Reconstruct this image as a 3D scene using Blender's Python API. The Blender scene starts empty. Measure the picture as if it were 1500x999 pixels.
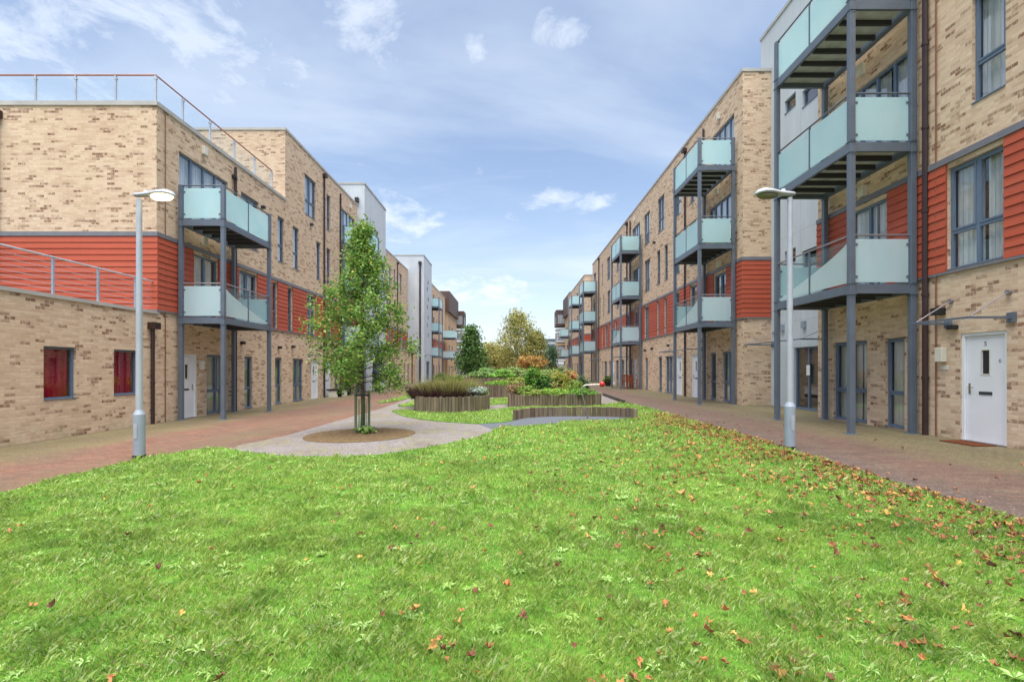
import bpy, bmesh, math, random
import numpy as np
from mathutils import Vector, Matrix, noise
from mathutils.geometry import tessellate_polygon
R = math.radians
rng = random.Random(7)
nr = np.random.default_rng(11)
scene = bpy.context.scene
COL = scene.collection

# ------------------------------------------------------------------ camera
CZ, F = 1.43, 720.0
cam = bpy.data.cameras.new("camera"); cam_o = bpy.data.objects.new("camera", cam); COL.objects.link(cam_o)
cam_o.location = (0, 0, CZ); cam_o.rotation_euler = (R(90), 0, 0)
cam.sensor_width = 36; cam.lens = 36 * F / 1500; cam.shift_y = 40.5 / 1500
cam.clip_start = 0.05; cam.clip_end = 3000
scene.camera = cam_o

# ------------------------------------------------------------------ world, sun, exposure
SUN_EL, SUN_AZ = 76, 184          # azimuth measured clockwise from +Y
world = bpy.data.worlds.new("World"); scene.world = world; world.use_nodes = True
wn, wl = world.node_tree.nodes, world.node_tree.links
wn.clear()
out = wn.new("ShaderNodeOutputWorld"); bg = wn.new("ShaderNodeBackground")
sky = wn.new("ShaderNodeTexSky"); sky.sky_type = 'NISHITA'; sky.sun_disc = False
sky.sun_elevation = R(SUN_EL); sky.sun_rotation = R(SUN_AZ); sky.air_density = 1.0; sky.dust_density = 0.6; sky.ozone_density = 2.2
tc = wn.new("ShaderNodeTexCoord"); sep = wn.new("ShaderNodeSeparateXYZ")
wl.new(tc.outputs["Generated"], sep.inputs[0])
def wmath(op, a, b=None, clamp=False):
    n = wn.new("ShaderNodeMath"); n.operation = op; n.use_clamp = clamp
    for i, v in enumerate((a, b)):
        if v is None: continue
        if isinstance(v, (int, float)): n.inputs[i].default_value = v
        else: wl.new(v, n.inputs[i])
    return n.outputs[0]
zc = wmath('MAXIMUM', sep.outputs["Z"], 0.03)
zz = wmath('ADD', zc, 0.12)
px = wmath('DIVIDE', sep.outputs["X"], zz); py = wmath('DIVIDE', sep.outputs["Y"], zz)
cmb = wn.new("ShaderNodeCombineXYZ"); wl.new(px, cmb.inputs[0]); wl.new(py, cmb.inputs[1])
def wnoise(scale, detail, rough, dist, loc, sc=(1, 1, 1), rot=0):
    mp = wn.new("ShaderNodeMapping"); mp.inputs["Location"].default_value = loc; mp.inputs["Scale"].default_value = sc
    mp.inputs["Rotation"].default_value = (0, 0, rot)
    wl.new(cmb.outputs[0], mp.inputs[0])
    n = wn.new("ShaderNodeTexNoise"); n.inputs["Scale"].default_value = scale; n.inputs["Detail"].default_value = detail
    n.inputs["Roughness"].default_value = rough; n.inputs["Distortion"].default_value = dist
    wl.new(mp.outputs[0], n.inputs["Vector"]); return n.outputs["Fac"]
def wramp(v, a, b):
    m = wn.new("ShaderNodeMapRange"); m.inputs["From Min"].default_value = a; m.inputs["From Max"].default_value = b
    m.interpolation_type = 'SMOOTHSTEP'; wl.new(v, m.inputs["Value"]); return m.outputs[0]
def wblob(cx, cy, rx, ry):
    a = wmath('POWER', wmath('DIVIDE', wmath('SUBTRACT', px, cx), rx), 2.0); b = wmath('POWER', wmath('DIVIDE', wmath('SUBTRACT', py, cy), ry), 2.0)
    return wramp(wmath('MULTIPLY', wmath('ADD', a, b), -1.0), -1.6, 0.0)
bl = None
for q in ((-.36, 1.21, .13, .20), (-.09, 1.24, .05, .08), (.10, 1.20, .10, .09), (-.80, 1.22, .35, .35), (-1.25, 1.3, .5, .3), (.27, 2.15, .25, .14), (-.22, 3.6, .45, .50), (-.55, 2.3, .25, .35), (1.0, 1.1, .3, .2)):
    v = wblob(*q); bl = v if bl is None else wmath('MAXIMUM', bl, v)
c1 = wramp(wmath('ADD', wmath('MULTIPLY', wnoise(5.0, 10, 0.66, 0.35, (4.35, 2.2, 0), (1, .8, 1), 0.9), 1.5), wmath('MULTIPLY', bl, 0.40)), 0.90, 1.34)      # puffs
c2 = wramp(wnoise(0.42, 6, 0.55, 0.9, (9.9, 4.6, 0), (1, 1.7, 1), -0.9), 0.38, 0.74)    # broad veils
c3 = wramp(wnoise(1.1, 8, 0.62, 0.4, (5.0, 7.0, 0), (0.35, 1.5, 1), 0.35), 0.50, 0.80)  # streaks
cc = wmath('MAXIMUM', wmath('MULTIPLY', c1, 0.80), wmath('MAXIMUM', wmath('MULTIPLY', c2, 0.60), wmath('MULTIPLY', c3, 0.50)))
haz = wramp(wmath('MULTIPLY', sep.outputs["Z"], -1.0), -0.40, 0.02)
cc = wmath('ADD', wmath('MULTIPLY', cc, 0.85), wmath('MULTIPLY', haz, 0.50), True)
cc = wmath('ADD', wmath('MULTIPLY', cc, 0.82), 0.13, True)
mx = wn.new("ShaderNodeMix"); mx.data_type = 'RGBA'
mx.inputs["B"].default_value = (5.0, 5.45, 6.05, 1)
wl.new(sky.outputs[0], mx.inputs["A"]); wl.new(cc, mx.inputs["Factor"])
wl.new(mx.outputs["Result"], bg.inputs["Color"]); bg.inputs["Strength"].default_value = 0.075
wl.new(bg.outputs[0], out.inputs[0])

sun = bpy.data.lights.new("sun", 'SUN'); sun.energy = 3.3; sun.angle = R(64); sun.color = (1.0, 0.95, 0.88)
sun_o = bpy.data.objects.new("sun", sun); COL.objects.link(sun_o)
sd = Vector((math.sin(R(SUN_AZ)) * math.cos(R(SUN_EL)), math.cos(R(SUN_AZ)) * math.cos(R(SUN_EL)), math.sin(R(SUN_EL))))
sun_o.rotation_euler = sd.to_track_quat('Z', 'Y').to_euler(); sun_o.location = (0, -20, 40)
vs = scene.view_settings; vs.view_transform = 'Standard'; vs.look = 'None'; vs.gamma = 1; vs.use_curve_mapping = False
vs.exposure = 1.42
scene.cycles.transparent_max_bounces = 16

# ------------------------------------------------------------------ helpers
ROOT = {}
def tag(o, label=None, cat=None, group=None, kind=None):
    if label: o["label"] = label
    if cat: o["category"] = cat
    if group: o["group"] = group
    if kind: o["kind"] = kind
    return o
def empty(name, loc, label=None, cat=None, group=None):
    o = bpy.data.objects.new(name, None); COL.objects.link(o); o.location = loc; o.empty_display_size = .2
    ROOT[o.name] = Vector(loc); return tag(o, label, cat, group)
class MB:
    def __init__(s): s.v = []; s.f = []; s.c = []
    def face(s, pts):
        i = len(s.v); s.v += [tuple(p) for p in pts]; s.f.append(tuple(range(i, i + len(pts)))); return s
    def box(s, x0, x1, y0, y1, z0, z1):
        if x0 > x1: x0, x1 = x1, x0
        if y0 > y1: y0, y1 = y1, y0
        i = len(s.v)
        s.v += [(x0, y0, z0), (x1, y0, z0), (x1, y1, z0), (x0, y1, z0), (x0, y0, z1), (x1, y0, z1), (x1, y1, z1), (x0, y1, z1)]
        s.f += [(i, i+3, i+2, i+1), (i+4, i+5, i+6, i+7), (i, i+1, i+5, i+4), (i+1, i+2, i+6, i+5), (i+2, i+3, i+7, i+6), (i+3, i, i+4, i+7)]
        return s
    def tube(s, pts, rads, n=8, cap=True):
        if isinstance(rads, (int, float)): rads = [rads] * len(pts)
        pts = [Vector(p) for p in pts]; i0 = len(s.v)
        prev = None
        for k, p in enumerate(pts):
            d = (pts[min(k + 1, len(pts) - 1)] - pts[max(k - 1, 0)]).normalized()
            a = d.orthogonal().normalized() if prev is None else (prev - d * prev.dot(d)).normalized()
            prev = a; b = d.cross(a)
            for j in range(n):
                t = 2 * math.pi * j / n; s.v.append(tuple(p + (a * math.cos(t) + b * math.sin(t)) * rads[k]))
        for k in range(len(pts) - 1):
            for j in range(n):
                a = i0 + k * n + j; b = i0 + k * n + (j + 1) % n
                s.f.append((a, b, b + n, a + n))
        if cap:
            s.f.append(tuple(i0 + j for j in reversed(range(n)))); s.f.append(tuple(i0 + (len(pts) - 1) * n + j for j in range(n)))
        return s
    def prism(s, poly, z0f, z1f):      # poly of (x,y); z0f/z1f: function or number
        f0 = z0f if callable(z0f) else (lambda x, y: z0f); f1 = z1f if callable(z1f) else (lambda x, y: z1f)
        n = len(poly); i = len(s.v)
        s.v += [(x, y, f1(x, y)) for x, y in poly] + [(x, y, f0(x, y)) for x, y in poly]
        for a, b, c in tessellate_polygon([[Vector((x, y, 0)) for x, y in poly]]): s.f.append((i + a, i + b, i + c))
        for k in range(n):
            l = (k + 1) % n; s.f.append((i + k, i + n + k, i + n + l, i + l))
        return s
    def build(s, name, mat, parent=None, smooth=False, bevel=0, **t):
        off = ROOT.get(parent.name, Vector((0, 0, 0))) if parent else Vector((0, 0, 0))
        me = bpy.data.meshes.new(name)
        me.from_pydata([(x - off.x, y - off.y, z - off.z) for x, y, z in s.v], [], s.f)
        bm = bmesh.new(); bm.from_mesh(me); bmesh.ops.recalc_face_normals(bm, faces=bm.faces) if smooth != 'keep' else None
        bm.to_mesh(me); bm.free()
        me.materials.append(mat)
        o = bpy.data.objects.new(name, me); COL.objects.link(o)
        if parent: o.parent = parent
        ROOT[o.name] = off
        if smooth is True:
            for p in me.polygons: p.use_smooth = True
        if bevel:
            m = o.modifiers.new("bevel", 'BEVEL'); m.width = bevel; m.segments = 2; m.limit_method = 'ANGLE'
        tag(o, **t); return o
def npmesh(name, V, faces_n, mat, parent=None, col=None, nv=3, **t):
    """V: (N, nv, 3) array of separate faces; col: (N,3)"""
    off = ROOT.get(parent.name, Vector((0, 0, 0))) if parent else Vector((0, 0, 0))
    N = V.shape[0]; V = V - np.array(off)
    me = bpy.data.meshes.new(name); me.vertices.add(N * nv); me.vertices.foreach_set("co", V.astype(np.float32).ravel())
    me.loops.add(N * nv); me.loops.foreach_set("vertex_index", np.arange(N * nv, dtype=np.int32))
    me.polygons.add(N); me.polygons.foreach_set("loop_start", np.arange(0, N * nv, nv, dtype=np.int32))
    try: me.polygons.foreach_set("loop_total", np.full(N, nv, dtype=np.int32))
    except Exception: pass
    me.update(calc_edges=True)
    if col is not None:
        ca = me.color_attributes.new("tint", 'FLOAT_COLOR', 'POINT')
        c = np.ones((N, nv, 4), dtype=np.float32); c[:, :, :3] = col[:, None, :]
        ca.data.foreach_set("color", c.ravel())
    me.materials.append(mat)
    o = bpy.data.objects.new(name, me); COL.objects.link(o)
    if parent: o.parent = parent
    ROOT[o.name] = off; tag(o, **t); return o

def gz(x, y=0): return -.099 + .011 * max(-13, min(13, x))
def G(px, py):            # ground point under a place in the photograph
    t = 1.529 / ((py - 540) + .011 * (px - 750)); return ((px - 750) * t, F * t)
def smooth(pts, n=6, closed=True):
    o = []; m = len(pts)
    for i in range(m if closed else m - 1):
        P = [Vector(pts[(i + k) % m]) if closed else Vector(pts[max(0, min(m - 1, i + k))]) for k in (-1, 0, 1, 2)]
        for j in range(n):
            t = j / n
            o.append(tuple(.5 * ((2 * P[1]) + (-P[0] + P[2]) * t + (2 * P[0] - 5 * P[1] + 4 * P[2] - P[3]) * t * t + (-P[0] + 3 * P[1] - 3 * P[2] + P[3]) * t ** 3)))
    if not closed: o.append(tuple(pts[-1]))
    return o

# ------------------------------------------------------------------ materials
def lin(h):
    h = h.lstrip('#'); v = [int(h[i:i + 2], 16) / 255 for i in (0, 2, 4)]
    return tuple(c / 12.92 if c <= .04045 else ((c + .055) / 1.055) ** 2.4 for c in v) + (1,)
class NT:
    def __init__(s, name):
        s.m = bpy.data.materials.new(name); s.m.use_nodes = True; s.n = s.m.node_tree.nodes; s.l = s.m.node_tree.links
        s.n.clear(); s.out = s.n.new("ShaderNodeOutputMaterial")
        s.co = s.n.new("ShaderNodeTexCoord").outputs["Object"]; s.geo = s.n.new("ShaderNodeNewGeometry")
    def set(s, n, i, v):
        if v is None: return
        if hasattr(v, "is_output") or isinstance(v, bpy.types.NodeSocket): s.l.new(v, n.inputs[i])
        else: n.inputs[i].default_value = v
    def math(s, op, a, b=None, clamp=False):
        n = s.n.new("ShaderNodeMath"); n.operation = op; n.use_clamp = clamp; s.set(n, 0, a); s.set(n, 1, b); return n.outputs[0]
    def noise(s, scale, detail=3, rough=.5, vec=None, sc=None, dist=0):
        v = vec or s.co
        if sc:
            mp = s.n.new("ShaderNodeMapping"); s.l.new(v, mp.inputs[0]); mp.inputs["Scale"].default_value = sc; v = mp.outputs[0]
        n = s.n.new("ShaderNodeTexNoise"); s.l.new(v, n.inputs["Vector"])
        n.inputs["Scale"].default_value = scale; n.inputs["Detail"].default_value = detail; n.inputs["Roughness"].default_value = rough; n.inputs["Distortion"].default_value = dist
        return n.outputs["Fac"]
    def ramp(s, v, a, b, lo=0., hi=1.):
        n = s.n.new("ShaderNodeMapRange"); s.l.new(v, n.inputs[0])
        for i, k in ((1, a), (2, b), (3, lo), (4, hi)): n.inputs[i].default_value = k
        return n.outputs[0]
    def mix(s, f, a, b, mode='MIX'):
        n = s.n.new("ShaderNodeMix"); n.data_type = 'RGBA'; n.blend_type = mode
        s.set(n, 0, f); s.set(n, 6, a); s.set(n, 7, b); return n.outputs[2]
    def bump(s, h, st=.3, d=.01):
        n = s.n.new("ShaderNodeBump"); s.l.new(h, n.inputs["Height"]); n.inputs["Strength"].default_value = st; n.inputs["Distance"].default_value = d; return n.outputs[0]
    def bsdf(s, col, rough=.8, metal=0, normal=None, spec=.5, **k):
        b = s.n.new("ShaderNodeBsdfPrincipled"); s.set(b, "Base Color", col); s.set(b, "Roughness", rough); b.inputs["Metallic"].default_value = metal
        b.inputs["Specular IOR Level"].default_value = spec
        if normal is not None: s.l.new(normal, b.inputs["Normal"])
        for kk, v in k.items(): s.set(b, kk.replace('_', ' '), v)
        return b.outputs[0]
    def done(s, sh): s.l.new(sh, s.out.inputs[0]); return s.m
    def sepz(s, v=None):
        n = s.n.new("ShaderNodeSeparateXYZ"); s.l.new(v or s.co, n.inputs[0]); return n.outputs
    def tint(s):
        a = s.n.new("ShaderNodeVertexColor"); a.layer_name = "tint"; return a.outputs[0]
def simple(name, hexc, rough=.6, metal=0, var=.10, scale=6, spec=.5, bump=0):
    t = NT(name); c = lin(hexc); d = tuple(x * (1 - var * 2) for x in c[:3]) + (1,)
    n = t.noise(scale, 5, .6); col = t.mix(t.ramp(n, .35, .7), d, c)
    n2 = t.noise(scale * 14, 2, .5)
    return t.done(t.bsdf(col, t.ramp(n, .3, .7, rough * .85, min(1, rough * 1.1)), metal, t.bump(n2, bump, .003) if bump else None, spec))
def wallvec(t):
    o = t.sepz(); ab = t.n.new("ShaderNodeSeparateXYZ"); t.l.new(t.geo.outputs["True Normal"], ab.inputs[0])
    f = t.math('GREATER_THAN', t.math('ABSOLUTE', ab.outputs[0]), .5)
    u = t.math('ADD', t.math('MULTIPLY', o[1], f), t.math('MULTIPLY', o[0], t.math('SUBTRACT', 1., f)))
    c = t.n.new("ShaderNodeCombineXYZ"); t.l.new(u, c.inputs[0]); t.l.new(o[2], c.inputs[1]); return c.outputs[0], o
def brick_mat(name, base='d1b598', light='e0cbb2', dark='744f3c', thr=.81):
    t = NT(name); v, o = wallvec(t)
    b = t.n.new("ShaderNodeTexBrick"); t.l.new(v, b.inputs["Vector"])
    for k, x in (("Scale", 1), ("Mortar Size", .007), ("Mortar Smooth", .3), ("Bias", 0), ("Brick Width", .225), ("Row Height", .075)): b.inputs[k].default_value = x
    b.offset = .5; b.inputs["Color1"].default_value = (0, 0, 0, 1); b.inputs["Color2"].default_value = (1, 1, 1, 1); b.inputs["Mortar"].default_value = (.4, .4, .4, 1)
    uv = t.n.new("ShaderNodeSeparateXYZ"); t.l.new(v, uv.inputs[0])
    row = t.math('FLOOR', t.math('DIVIDE', uv.outputs[1], .075))
    colm = t.math('FLOOR', t.math('ADD', t.math('DIVIDE', uv.outputs[0], .225), t.math('MULTIPLY', t.math('FLOORED_MODULO', row, 2.), .5)))
    cw = t.n.new("ShaderNodeCombineXYZ"); t.l.new(row, cw.inputs[0]); t.l.new(colm, cw.inputs[1])
    wnz = t.n.new("ShaderNodeTexWhiteNoise"); wnz.noise_dimensions = '2D'; t.l.new(cw.outputs[0], wnz.inputs["Vector"]); rnd = wnz.outputs["Value"]
    wnz2 = t.n.new("ShaderNodeTexWhiteNoise"); wnz2.noise_dimensions = '3D'; cw2 = t.n.new("ShaderNodeCombineXYZ"); t.l.new(row, cw2.inputs[0]); t.l.new(colm, cw2.inputs[1]); cw2.inputs[2].default_value = 5.5
    t.l.new(cw2.outputs[0], wnz2.inputs["Vector"]); rnd2 = wnz2.outputs["Value"]
    cl = t.noise(2.2, 3, .6, v)
    k = t.math('ADD', rnd, t.math('MULTIPLY', t.math('SUBTRACT', cl, .5), .24))
    smear = t.noise(9, 3, .6, v, (1, .9, 1))
    isd = t.math('MULTIPLY', t.ramp(k, thr, thr + .04), t.ramp(smear, .36, .52, .12, 1))
    var = t.noise(5, 3, .6, v, (1, 3, 1))
    col = t.mix(t.ramp(var, .3, .7), lin(base), lin(light))
    col = t.mix(t.math('MULTIPLY', t.ramp(rnd2, .3, .95), .5), col, lin('b4927a'))
    big = t.noise(.35, 4, .6, v)
    col = t.mix(t.ramp(big, .45, .75, 0, .25), col, lin('b59370'))
    col = t.mix(t.math('MULTIPLY', isd, t.math('ADD', .5, t.math('MULTIPLY', rnd2, .4))), col, lin(dark))
    col = t.mix(t.ramp(t.noise(30, 3, .6, v, (1, 2, 1)), .4, .7, 0, .22), col, lin('a3805e')); col = t.mix(t.math('MULTIPLY', b.outputs["Fac"], .7), col, lin('c9b9a4'))
    low = t.math('MULTIPLY', t.ramp(o[2], .55, .0), t.ramp(t.noise(2.2, 4, .6, v), .42, .7))
    col = t.mix(t.math('MULTIPLY', low, .45), col, lin('7d7a52'))
    h = t.math('ADD', t.math('MULTIPLY', b.outputs["Fac"], -1.), t.math('MULTIPLY', t.noise(60, 3, .6, v), .5))
    return t.done(t.bsdf(col, .92, 0, t.bump(h, .6, .006), .2))
M = {}
M['brick'] = brick_mat("buff_brick")
M['brick2'] = brick_mat("buff_brick_plain", 'c8aa88', 'd4b896', '96724f', .95)
def clad(name, hexc, warm='c4705a'):
    t = NT(name); v, o = wallvec(t)
    n = t.noise(1.2, 5, .65, v, (.3, 2.5, 1)); col = t.mix(t.ramp(n, .3, .7), lin(hexc), tuple(c * .8 for c in lin(hexc)[:3]) + (1,))
    r = t.noise(3, 4, .6, v, (3, .35, 1)); col = t.mix(t.ramp(r, .55, .8, 0, .18), col, tuple(x * .55 for x in lin(hexc)[:3]) + (1,))
    uu = t.n.new("ShaderNodeSeparateXYZ"); t.l.new(v, uu.inputs[0])
    rw = t.math('FLOOR', t.math('DIVIDE', uu.outputs[1], .185)); fr = t.math('FRACT', t.math('DIVIDE', t.math('ADD', uu.outputs[0], t.math('MULTIPLY', rw, 1.37)), 3.6))
    col = t.mix(t.math('MULTIPLY', t.math('LESS_THAN', fr, .0022), .6), col, tuple(x * .3 for x in lin(hexc)[:3]) + (1,))
    wz = t.n.new("ShaderNodeTexWhiteNoise"); wz.noise_dimensions = '1D'; t.l.new(rw, wz.inputs["W"]); col = t.mix(t.math('MULTIPLY', wz.outputs["Value"], .22), col, lin(warm))
    return t.done(t.bsdf(col, .62, 0, t.bump(t.noise(50, 3, .6, v, (.3, 3, 1)), .25, .003), .3))
M['red'] = clad("red_cladding", 'b5543c')
M['brown_clad'] = clad("brown_cladding", '5a4640', '6e5a54')
def render_mat():
    t = NT("pale_render"); v, o = wallvec(t)
    n = t.noise(.8, 5, .6, v, (2, .4, 1)); col = t.mix(t.ramp(n, .35, .75), lin('c3c9cf'), lin('b3babf'))
    col = t.mix(t.ramp(t.noise(3.5, 4, .6, v, (4, .25, 1)), .55, .85, 0, .3), col, lin('9b9f98'))
    b = t.n.new("ShaderNodeTexBrick"); t.l.new(v, b.inputs["Vector"]); b.offset = 0
    for k, x in (("Scale", 1), ("Mortar Size", .008), ("Brick Width", 2.4), ("Row Height", 3.13)): b.inputs[k].default_value = x
    col = t.mix(t.math('MULTIPLY', b.outputs["Fac"], .5), col, lin('8a9096'))
    return t.done(t.bsdf(col, .8, 0, t.bump(t.noise(80, 2, .5, v), .15, .003), .25))
M['render'] = render_mat()
M['steel'] = simple("blue_grey_steel", '646e7b', .42, .1, .08, 3)
M['frame'] = simple("grey_window_frame", '63748a', .45, 0, .06, 4)
M['trim'] = simple("grey_trim", '77777f', .5, 0, .08)
M['coping'] = simple("pale_coping", 'b5b3ae', .6, 0, .1, 2)
M['white'] = simple("white_door_paint", 'e2e4e8', .4, 0, .03, 2)
M['cream'] = simple("cream_plastic", 'd6d1c2', .5, 0, .05)
M['pipe'] = simple("dark_brown_pipe", '3a2623', .4, 0, .15, 4)
M['cable'] = simple("copper_pipe", '8a5c48', .5, .2, .1, 4)
M['black'] = simple("black_plastic", '26262a', .5, 0, .1)
M['galv'] = simple("galvanised_pole", 'b9bfc9', .45, .25, .08, 3)
M['galvd'] = simple("grey_pole_base", '9aa4b2', .5, .1, .08, 3)
M['chrome'] = simple("brushed_steel", 'b8aea8', .25, .9, .06, 9)
M['copper'] = simple("coppery_handrail", 'a9786a', .4, .3, .1, 4)
M['rail'] = simple("grey_handrail", '8f8b90', .4, .3, .1, 4)
M['deck'] = simple("deck_underside", 'd0d0ce', .7, 0, .15, 3)
M['joist'] = simple("dark_joist", '3c3d42', .6, .1, .1)
M['redball'] = simple("red_plastic", 'c02a24', .35, 0, .08, 12)
M['interior'] = simple("room_interior", '8a8278', .9, 0, .25, .8)
M['roof'] = simple("flat_roof", '6a6a6a', .9, 0, .15, 1)
M['mat_brown'] = simple("coir_mat", '70402a', .95, 0, .2, 20, .1, .5)
M['redwood'] = simple("red_brown_wood", 'a4532f', .6, 0, .2, 9)
M['lightwood'] = simple("light_stained_wood", 'cfc6b8', .6, 0, .1, 9)
M['board'] = simple("dark_blue_board", '3b4658', .4, 0, .1, 3)
M['greenbox'] = simple("pale_green_plastic", '8fae84', .5, 0, .08, 3)
M['bluepot'] = simple("blue_glazed_pot", '4f7487', .35, 0, .1, 8)
M['farwhite'] = simple("pale_far_wall", 'c9ccd2', .7, 0, .08, .3)
M['fardark'] = simple("dark_blue_far_cladding", '3f5273', .6, 0, .1, .4)
M['curtain'] = None
def curtain_mat(name, hexc):
    t = NT(name); n = t.noise(3, 4, .6, None, (1, 1, .2)); c = lin(hexc)
    col = t.mix(t.ramp(t.noise(9, 3, .6, None, (1, 1, .06)), .35, .68), c, tuple(x * .62 for x in c[:3]) + (1,))  # darker vertical streaks paint the shade of folds into the cloth colour
    tr = t.n.new("ShaderNodeBsdfTranslucent"); t.l.new(col, tr.inputs[0])
    m = t.n.new("ShaderNodeMixShader"); m.inputs[0].default_value = .25
    t.l.new(t.bsdf(col, .9, 0, None, .1), m.inputs[1]); t.l.new(tr.outputs[0], m.inputs[2]); return t.done(m.outputs[0])
M['curtain'] = curtain_mat("cream_curtain", 'ece6d8'); M['curtain_white'] = curtain_mat("white_voile", 'f2f3f5'); M['curtain_green'] = curtain_mat("sage_curtain", 'c3ccb4')
M['curtain_red'] = curtain_mat("crimson_curtain", 'c4203c'); M['blind'] = curtain_mat("grey_blind", 'c6cad0')
def glass_mat():
    t = NT("window_glass")
    fr = t.n.new("ShaderNodeLayerWeight"); fr.inputs[0].default_value = .5
    fac = t.math('ADD', t.math('MULTIPLY', t.math('POWER', fr.outputs["Facing"], 2.6), .85), .07, True)
    tr = t.n.new("ShaderNodeBsdfTransparent"); tr.inputs[0].default_value = (.93, .96, .96, 1)
    gl = t.n.new("ShaderNodeBsdfGlossy"); gl.inputs["Roughness"].default_value = .015; gl.inputs[0].default_value = (.95, .97, 1, 1)
    bp = t.bump(t.noise(.9, 2, .5), .03, .04); t.l.new(bp, gl.inputs["Normal"])
    m = t.n.new("ShaderNodeMixShader"); t.l.new(fac, m.inputs[0])
    t.l.new(tr.outputs[0], m.inputs[1]); t.l.new(gl.outputs[0], m.inputs[2]); return t.done(m.outputs[0])
M['glass'] = glass_mat()
def frost_mat(name, a, hexc='d6eff2', tt=(.80, .93, .93, 1)):
    t = NT(name); n = t.noise(1.1, 5, .65, None, None, .6); c = lin(hexc)
    col = t.mix(t.ramp(n, .32, .72), c, (c[0] * .82, c[1] * .92, c[2] * .94, 1)); col = t.mix(t.ramp(t.noise(7, 4, .7, None, (1, 1, .3)), .5, .8, 0, .25), col, (c[0] * .8, c[1] * .82, c[2] * .78, 1))
    df = t.bsdf(col, .16, 0, None, .9)
    tl = t.n.new("ShaderNodeBsdfTranslucent"); t.l.new(col, tl.inputs[0])
    m1 = t.n.new("ShaderNodeMixShader"); m1.inputs[0].default_value = .5; t.l.new(df, m1.inputs[1]); t.l.new(tl.outputs[0], m1.inputs[2])
    tr = t.n.new("ShaderNodeBsdfTransparent"); tr.inputs[0].default_value = tt
    m = t.n.new("ShaderNodeMixShader"); t.l.new(t.ramp(n, .3, .8, a + .06, a - .06), m.inputs[0])
    t.l.new(m1.outputs[0], m.inputs[1]); t.l.new(tr.outputs[0], m.inputs[2]); return t.done(m.outputs[0])
M['frost'] = frost_mat("frosted_glass", .11, 'dff3f5')
M['frostw'] = frost_mat("frosted_glass_white", .14, 'e2f0f2')  # slightly whiter tint paints a pale reflection into the lowest end panes
M['clear'] = frost_mat("clear_green_glass", .86)
M['railglass'] = frost_mat("pale_rail_glass", .95, 'e4eef6', (.95, .98, .99, 1))
def paving():
    t = NT("block_paving"); o = t.sepz()
    b = t.n.new("ShaderNodeTexBrick"); t.l.new(t.co, b.inputs["Vector"]); b.offset = .5
    for k, x in (("Scale", 1), ("Mortar Size", .006), ("Mortar Smooth", .2), ("Brick Width", .2), ("Row Height", .1)): b.inputs[k].default_value = x
    b.inputs["Color1"].default_value = (0, 0, 0, 1); b.inputs["Color2"].default_value = (1, 1, 1, 1); b.inputs["Mortar"].default_value = (.5, .5, .5, 1)
    col = t.mix(b.outputs["Color"], lin('6c5044'), lin('836455'))
    left = t.ramp(o[0], -1, 1, 1, 0)
    col = t.mix(left, t.mix(b.outputs["Color"], lin('58433a'), lin('6c5347')), t.mix(b.outputs["Color"], lin('664638'), lin('7d5847')))
    n = t.noise(.7, 6, .65); fine = t.noise(9, 5, .7); speck = t.noise(40, 2, .6)
    # moss and grime belong to the strips along the walls
    d = t.math('MULTIPLY', t.math('SUBTRACT', t.math('ABSOLUTE', t.math('ADD', o[0], .85)), 7.9), 1.3)
    mm = t.math('ADD', d, t.math('MULTIPLY', t.math('SUBTRACT', n, .5), 3.0))
    moss = t.math('MULTIPLY', t.ramp(mm, -.75, .55), t.ramp(fine, .30, .60, .55, 1.))
    col = t.mix(t.math('MULTIPLY', moss, .92), col, t.mix(t.ramp(speck, .35, .65), lin('565038'), lin('7c764e')))
    wall = t.ramp(d, 1.5, 2.2)
    col = t.mix(t.math('MULTIPLY', wall, .55), col, t.mix(fine, lin('686244'), lin('968c68')))
    edge = t.math('MULTIPLY', t.ramp(t.math('ABSOLUTE', t.math('SUBTRACT', o[0], 5.0)), 1.0, .1), t.ramp(n, .30, .6))
    col = t.mix(t.math('MULTIPLY', edge, .55), col, lin('4e4a4c'))
    edgel = t.math('MULTIPLY', t.ramp(t.math('ABSOLUTE', t.math('ADD', o[0], 6.5)), 1.0, .1), t.ramp(n, .35, .6))
    col = t.mix(t.math('MULTIPLY', edgel, .6), col, lin('6a6242'))
    dk = t.noise(.33, 4, .6); col = t.mix(t.ramp(dk, .42, .66, 0, .5), col, lin('4c413b')); col = t.mix(t.ramp(t.noise(2.6, 5, .7), .5, .75, 0, .45), col, lin('6e6650'))
    col = t.mix(t.math('MULTIPLY', b.outputs["Fac"], .45), col, lin('3f3a34'))
    col = t.mix(t.ramp(t.noise(5, 6, .75), .48, .7, 0, .5), col, lin('574c3e')); col = t.mix(t.ramp(speck, .60, .72, 0, .5), col, lin('b6a898'))
    h = t.math('ADD', t.math('MULTIPLY', b.outputs["Fac"], -1.), t.math('MULTIPLY', speck, .6))
    return t.done(t.bsdf(col, t.ramp(n, .3, .7, .65, .9), 0, t.bump(h, .6, .006), .35))
M['paving'] = paving()
def gravel_path():
    t = NT("resin_gravel_path"); sp = t.noise(28, 4, .8); n = t.noise(.8, 5, .6); md = t.noise(6, 4, .6)
    col = t.mix(t.ramp(sp, .38, .62), lin('575254'), lin('918b89'))
    col = t.mix(t.ramp(n, .42, .66, 0, .6), col, lin('6b5f55')); col = t.mix(t.ramp(t.noise(2.4, 5, .7), .5, .72, 0, .5), col, lin('5d5650'))
    col = t.mix(t.math('MULTIPLY', t.ramp(md, .50, .68), t.ramp(n, .40, .60)), col, lin('7d8050'))
    return t.done(t.bsdf(col, .9, 0, t.bump(sp, .5, .006), .25))
M['gravel'] = gravel_path()
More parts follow.
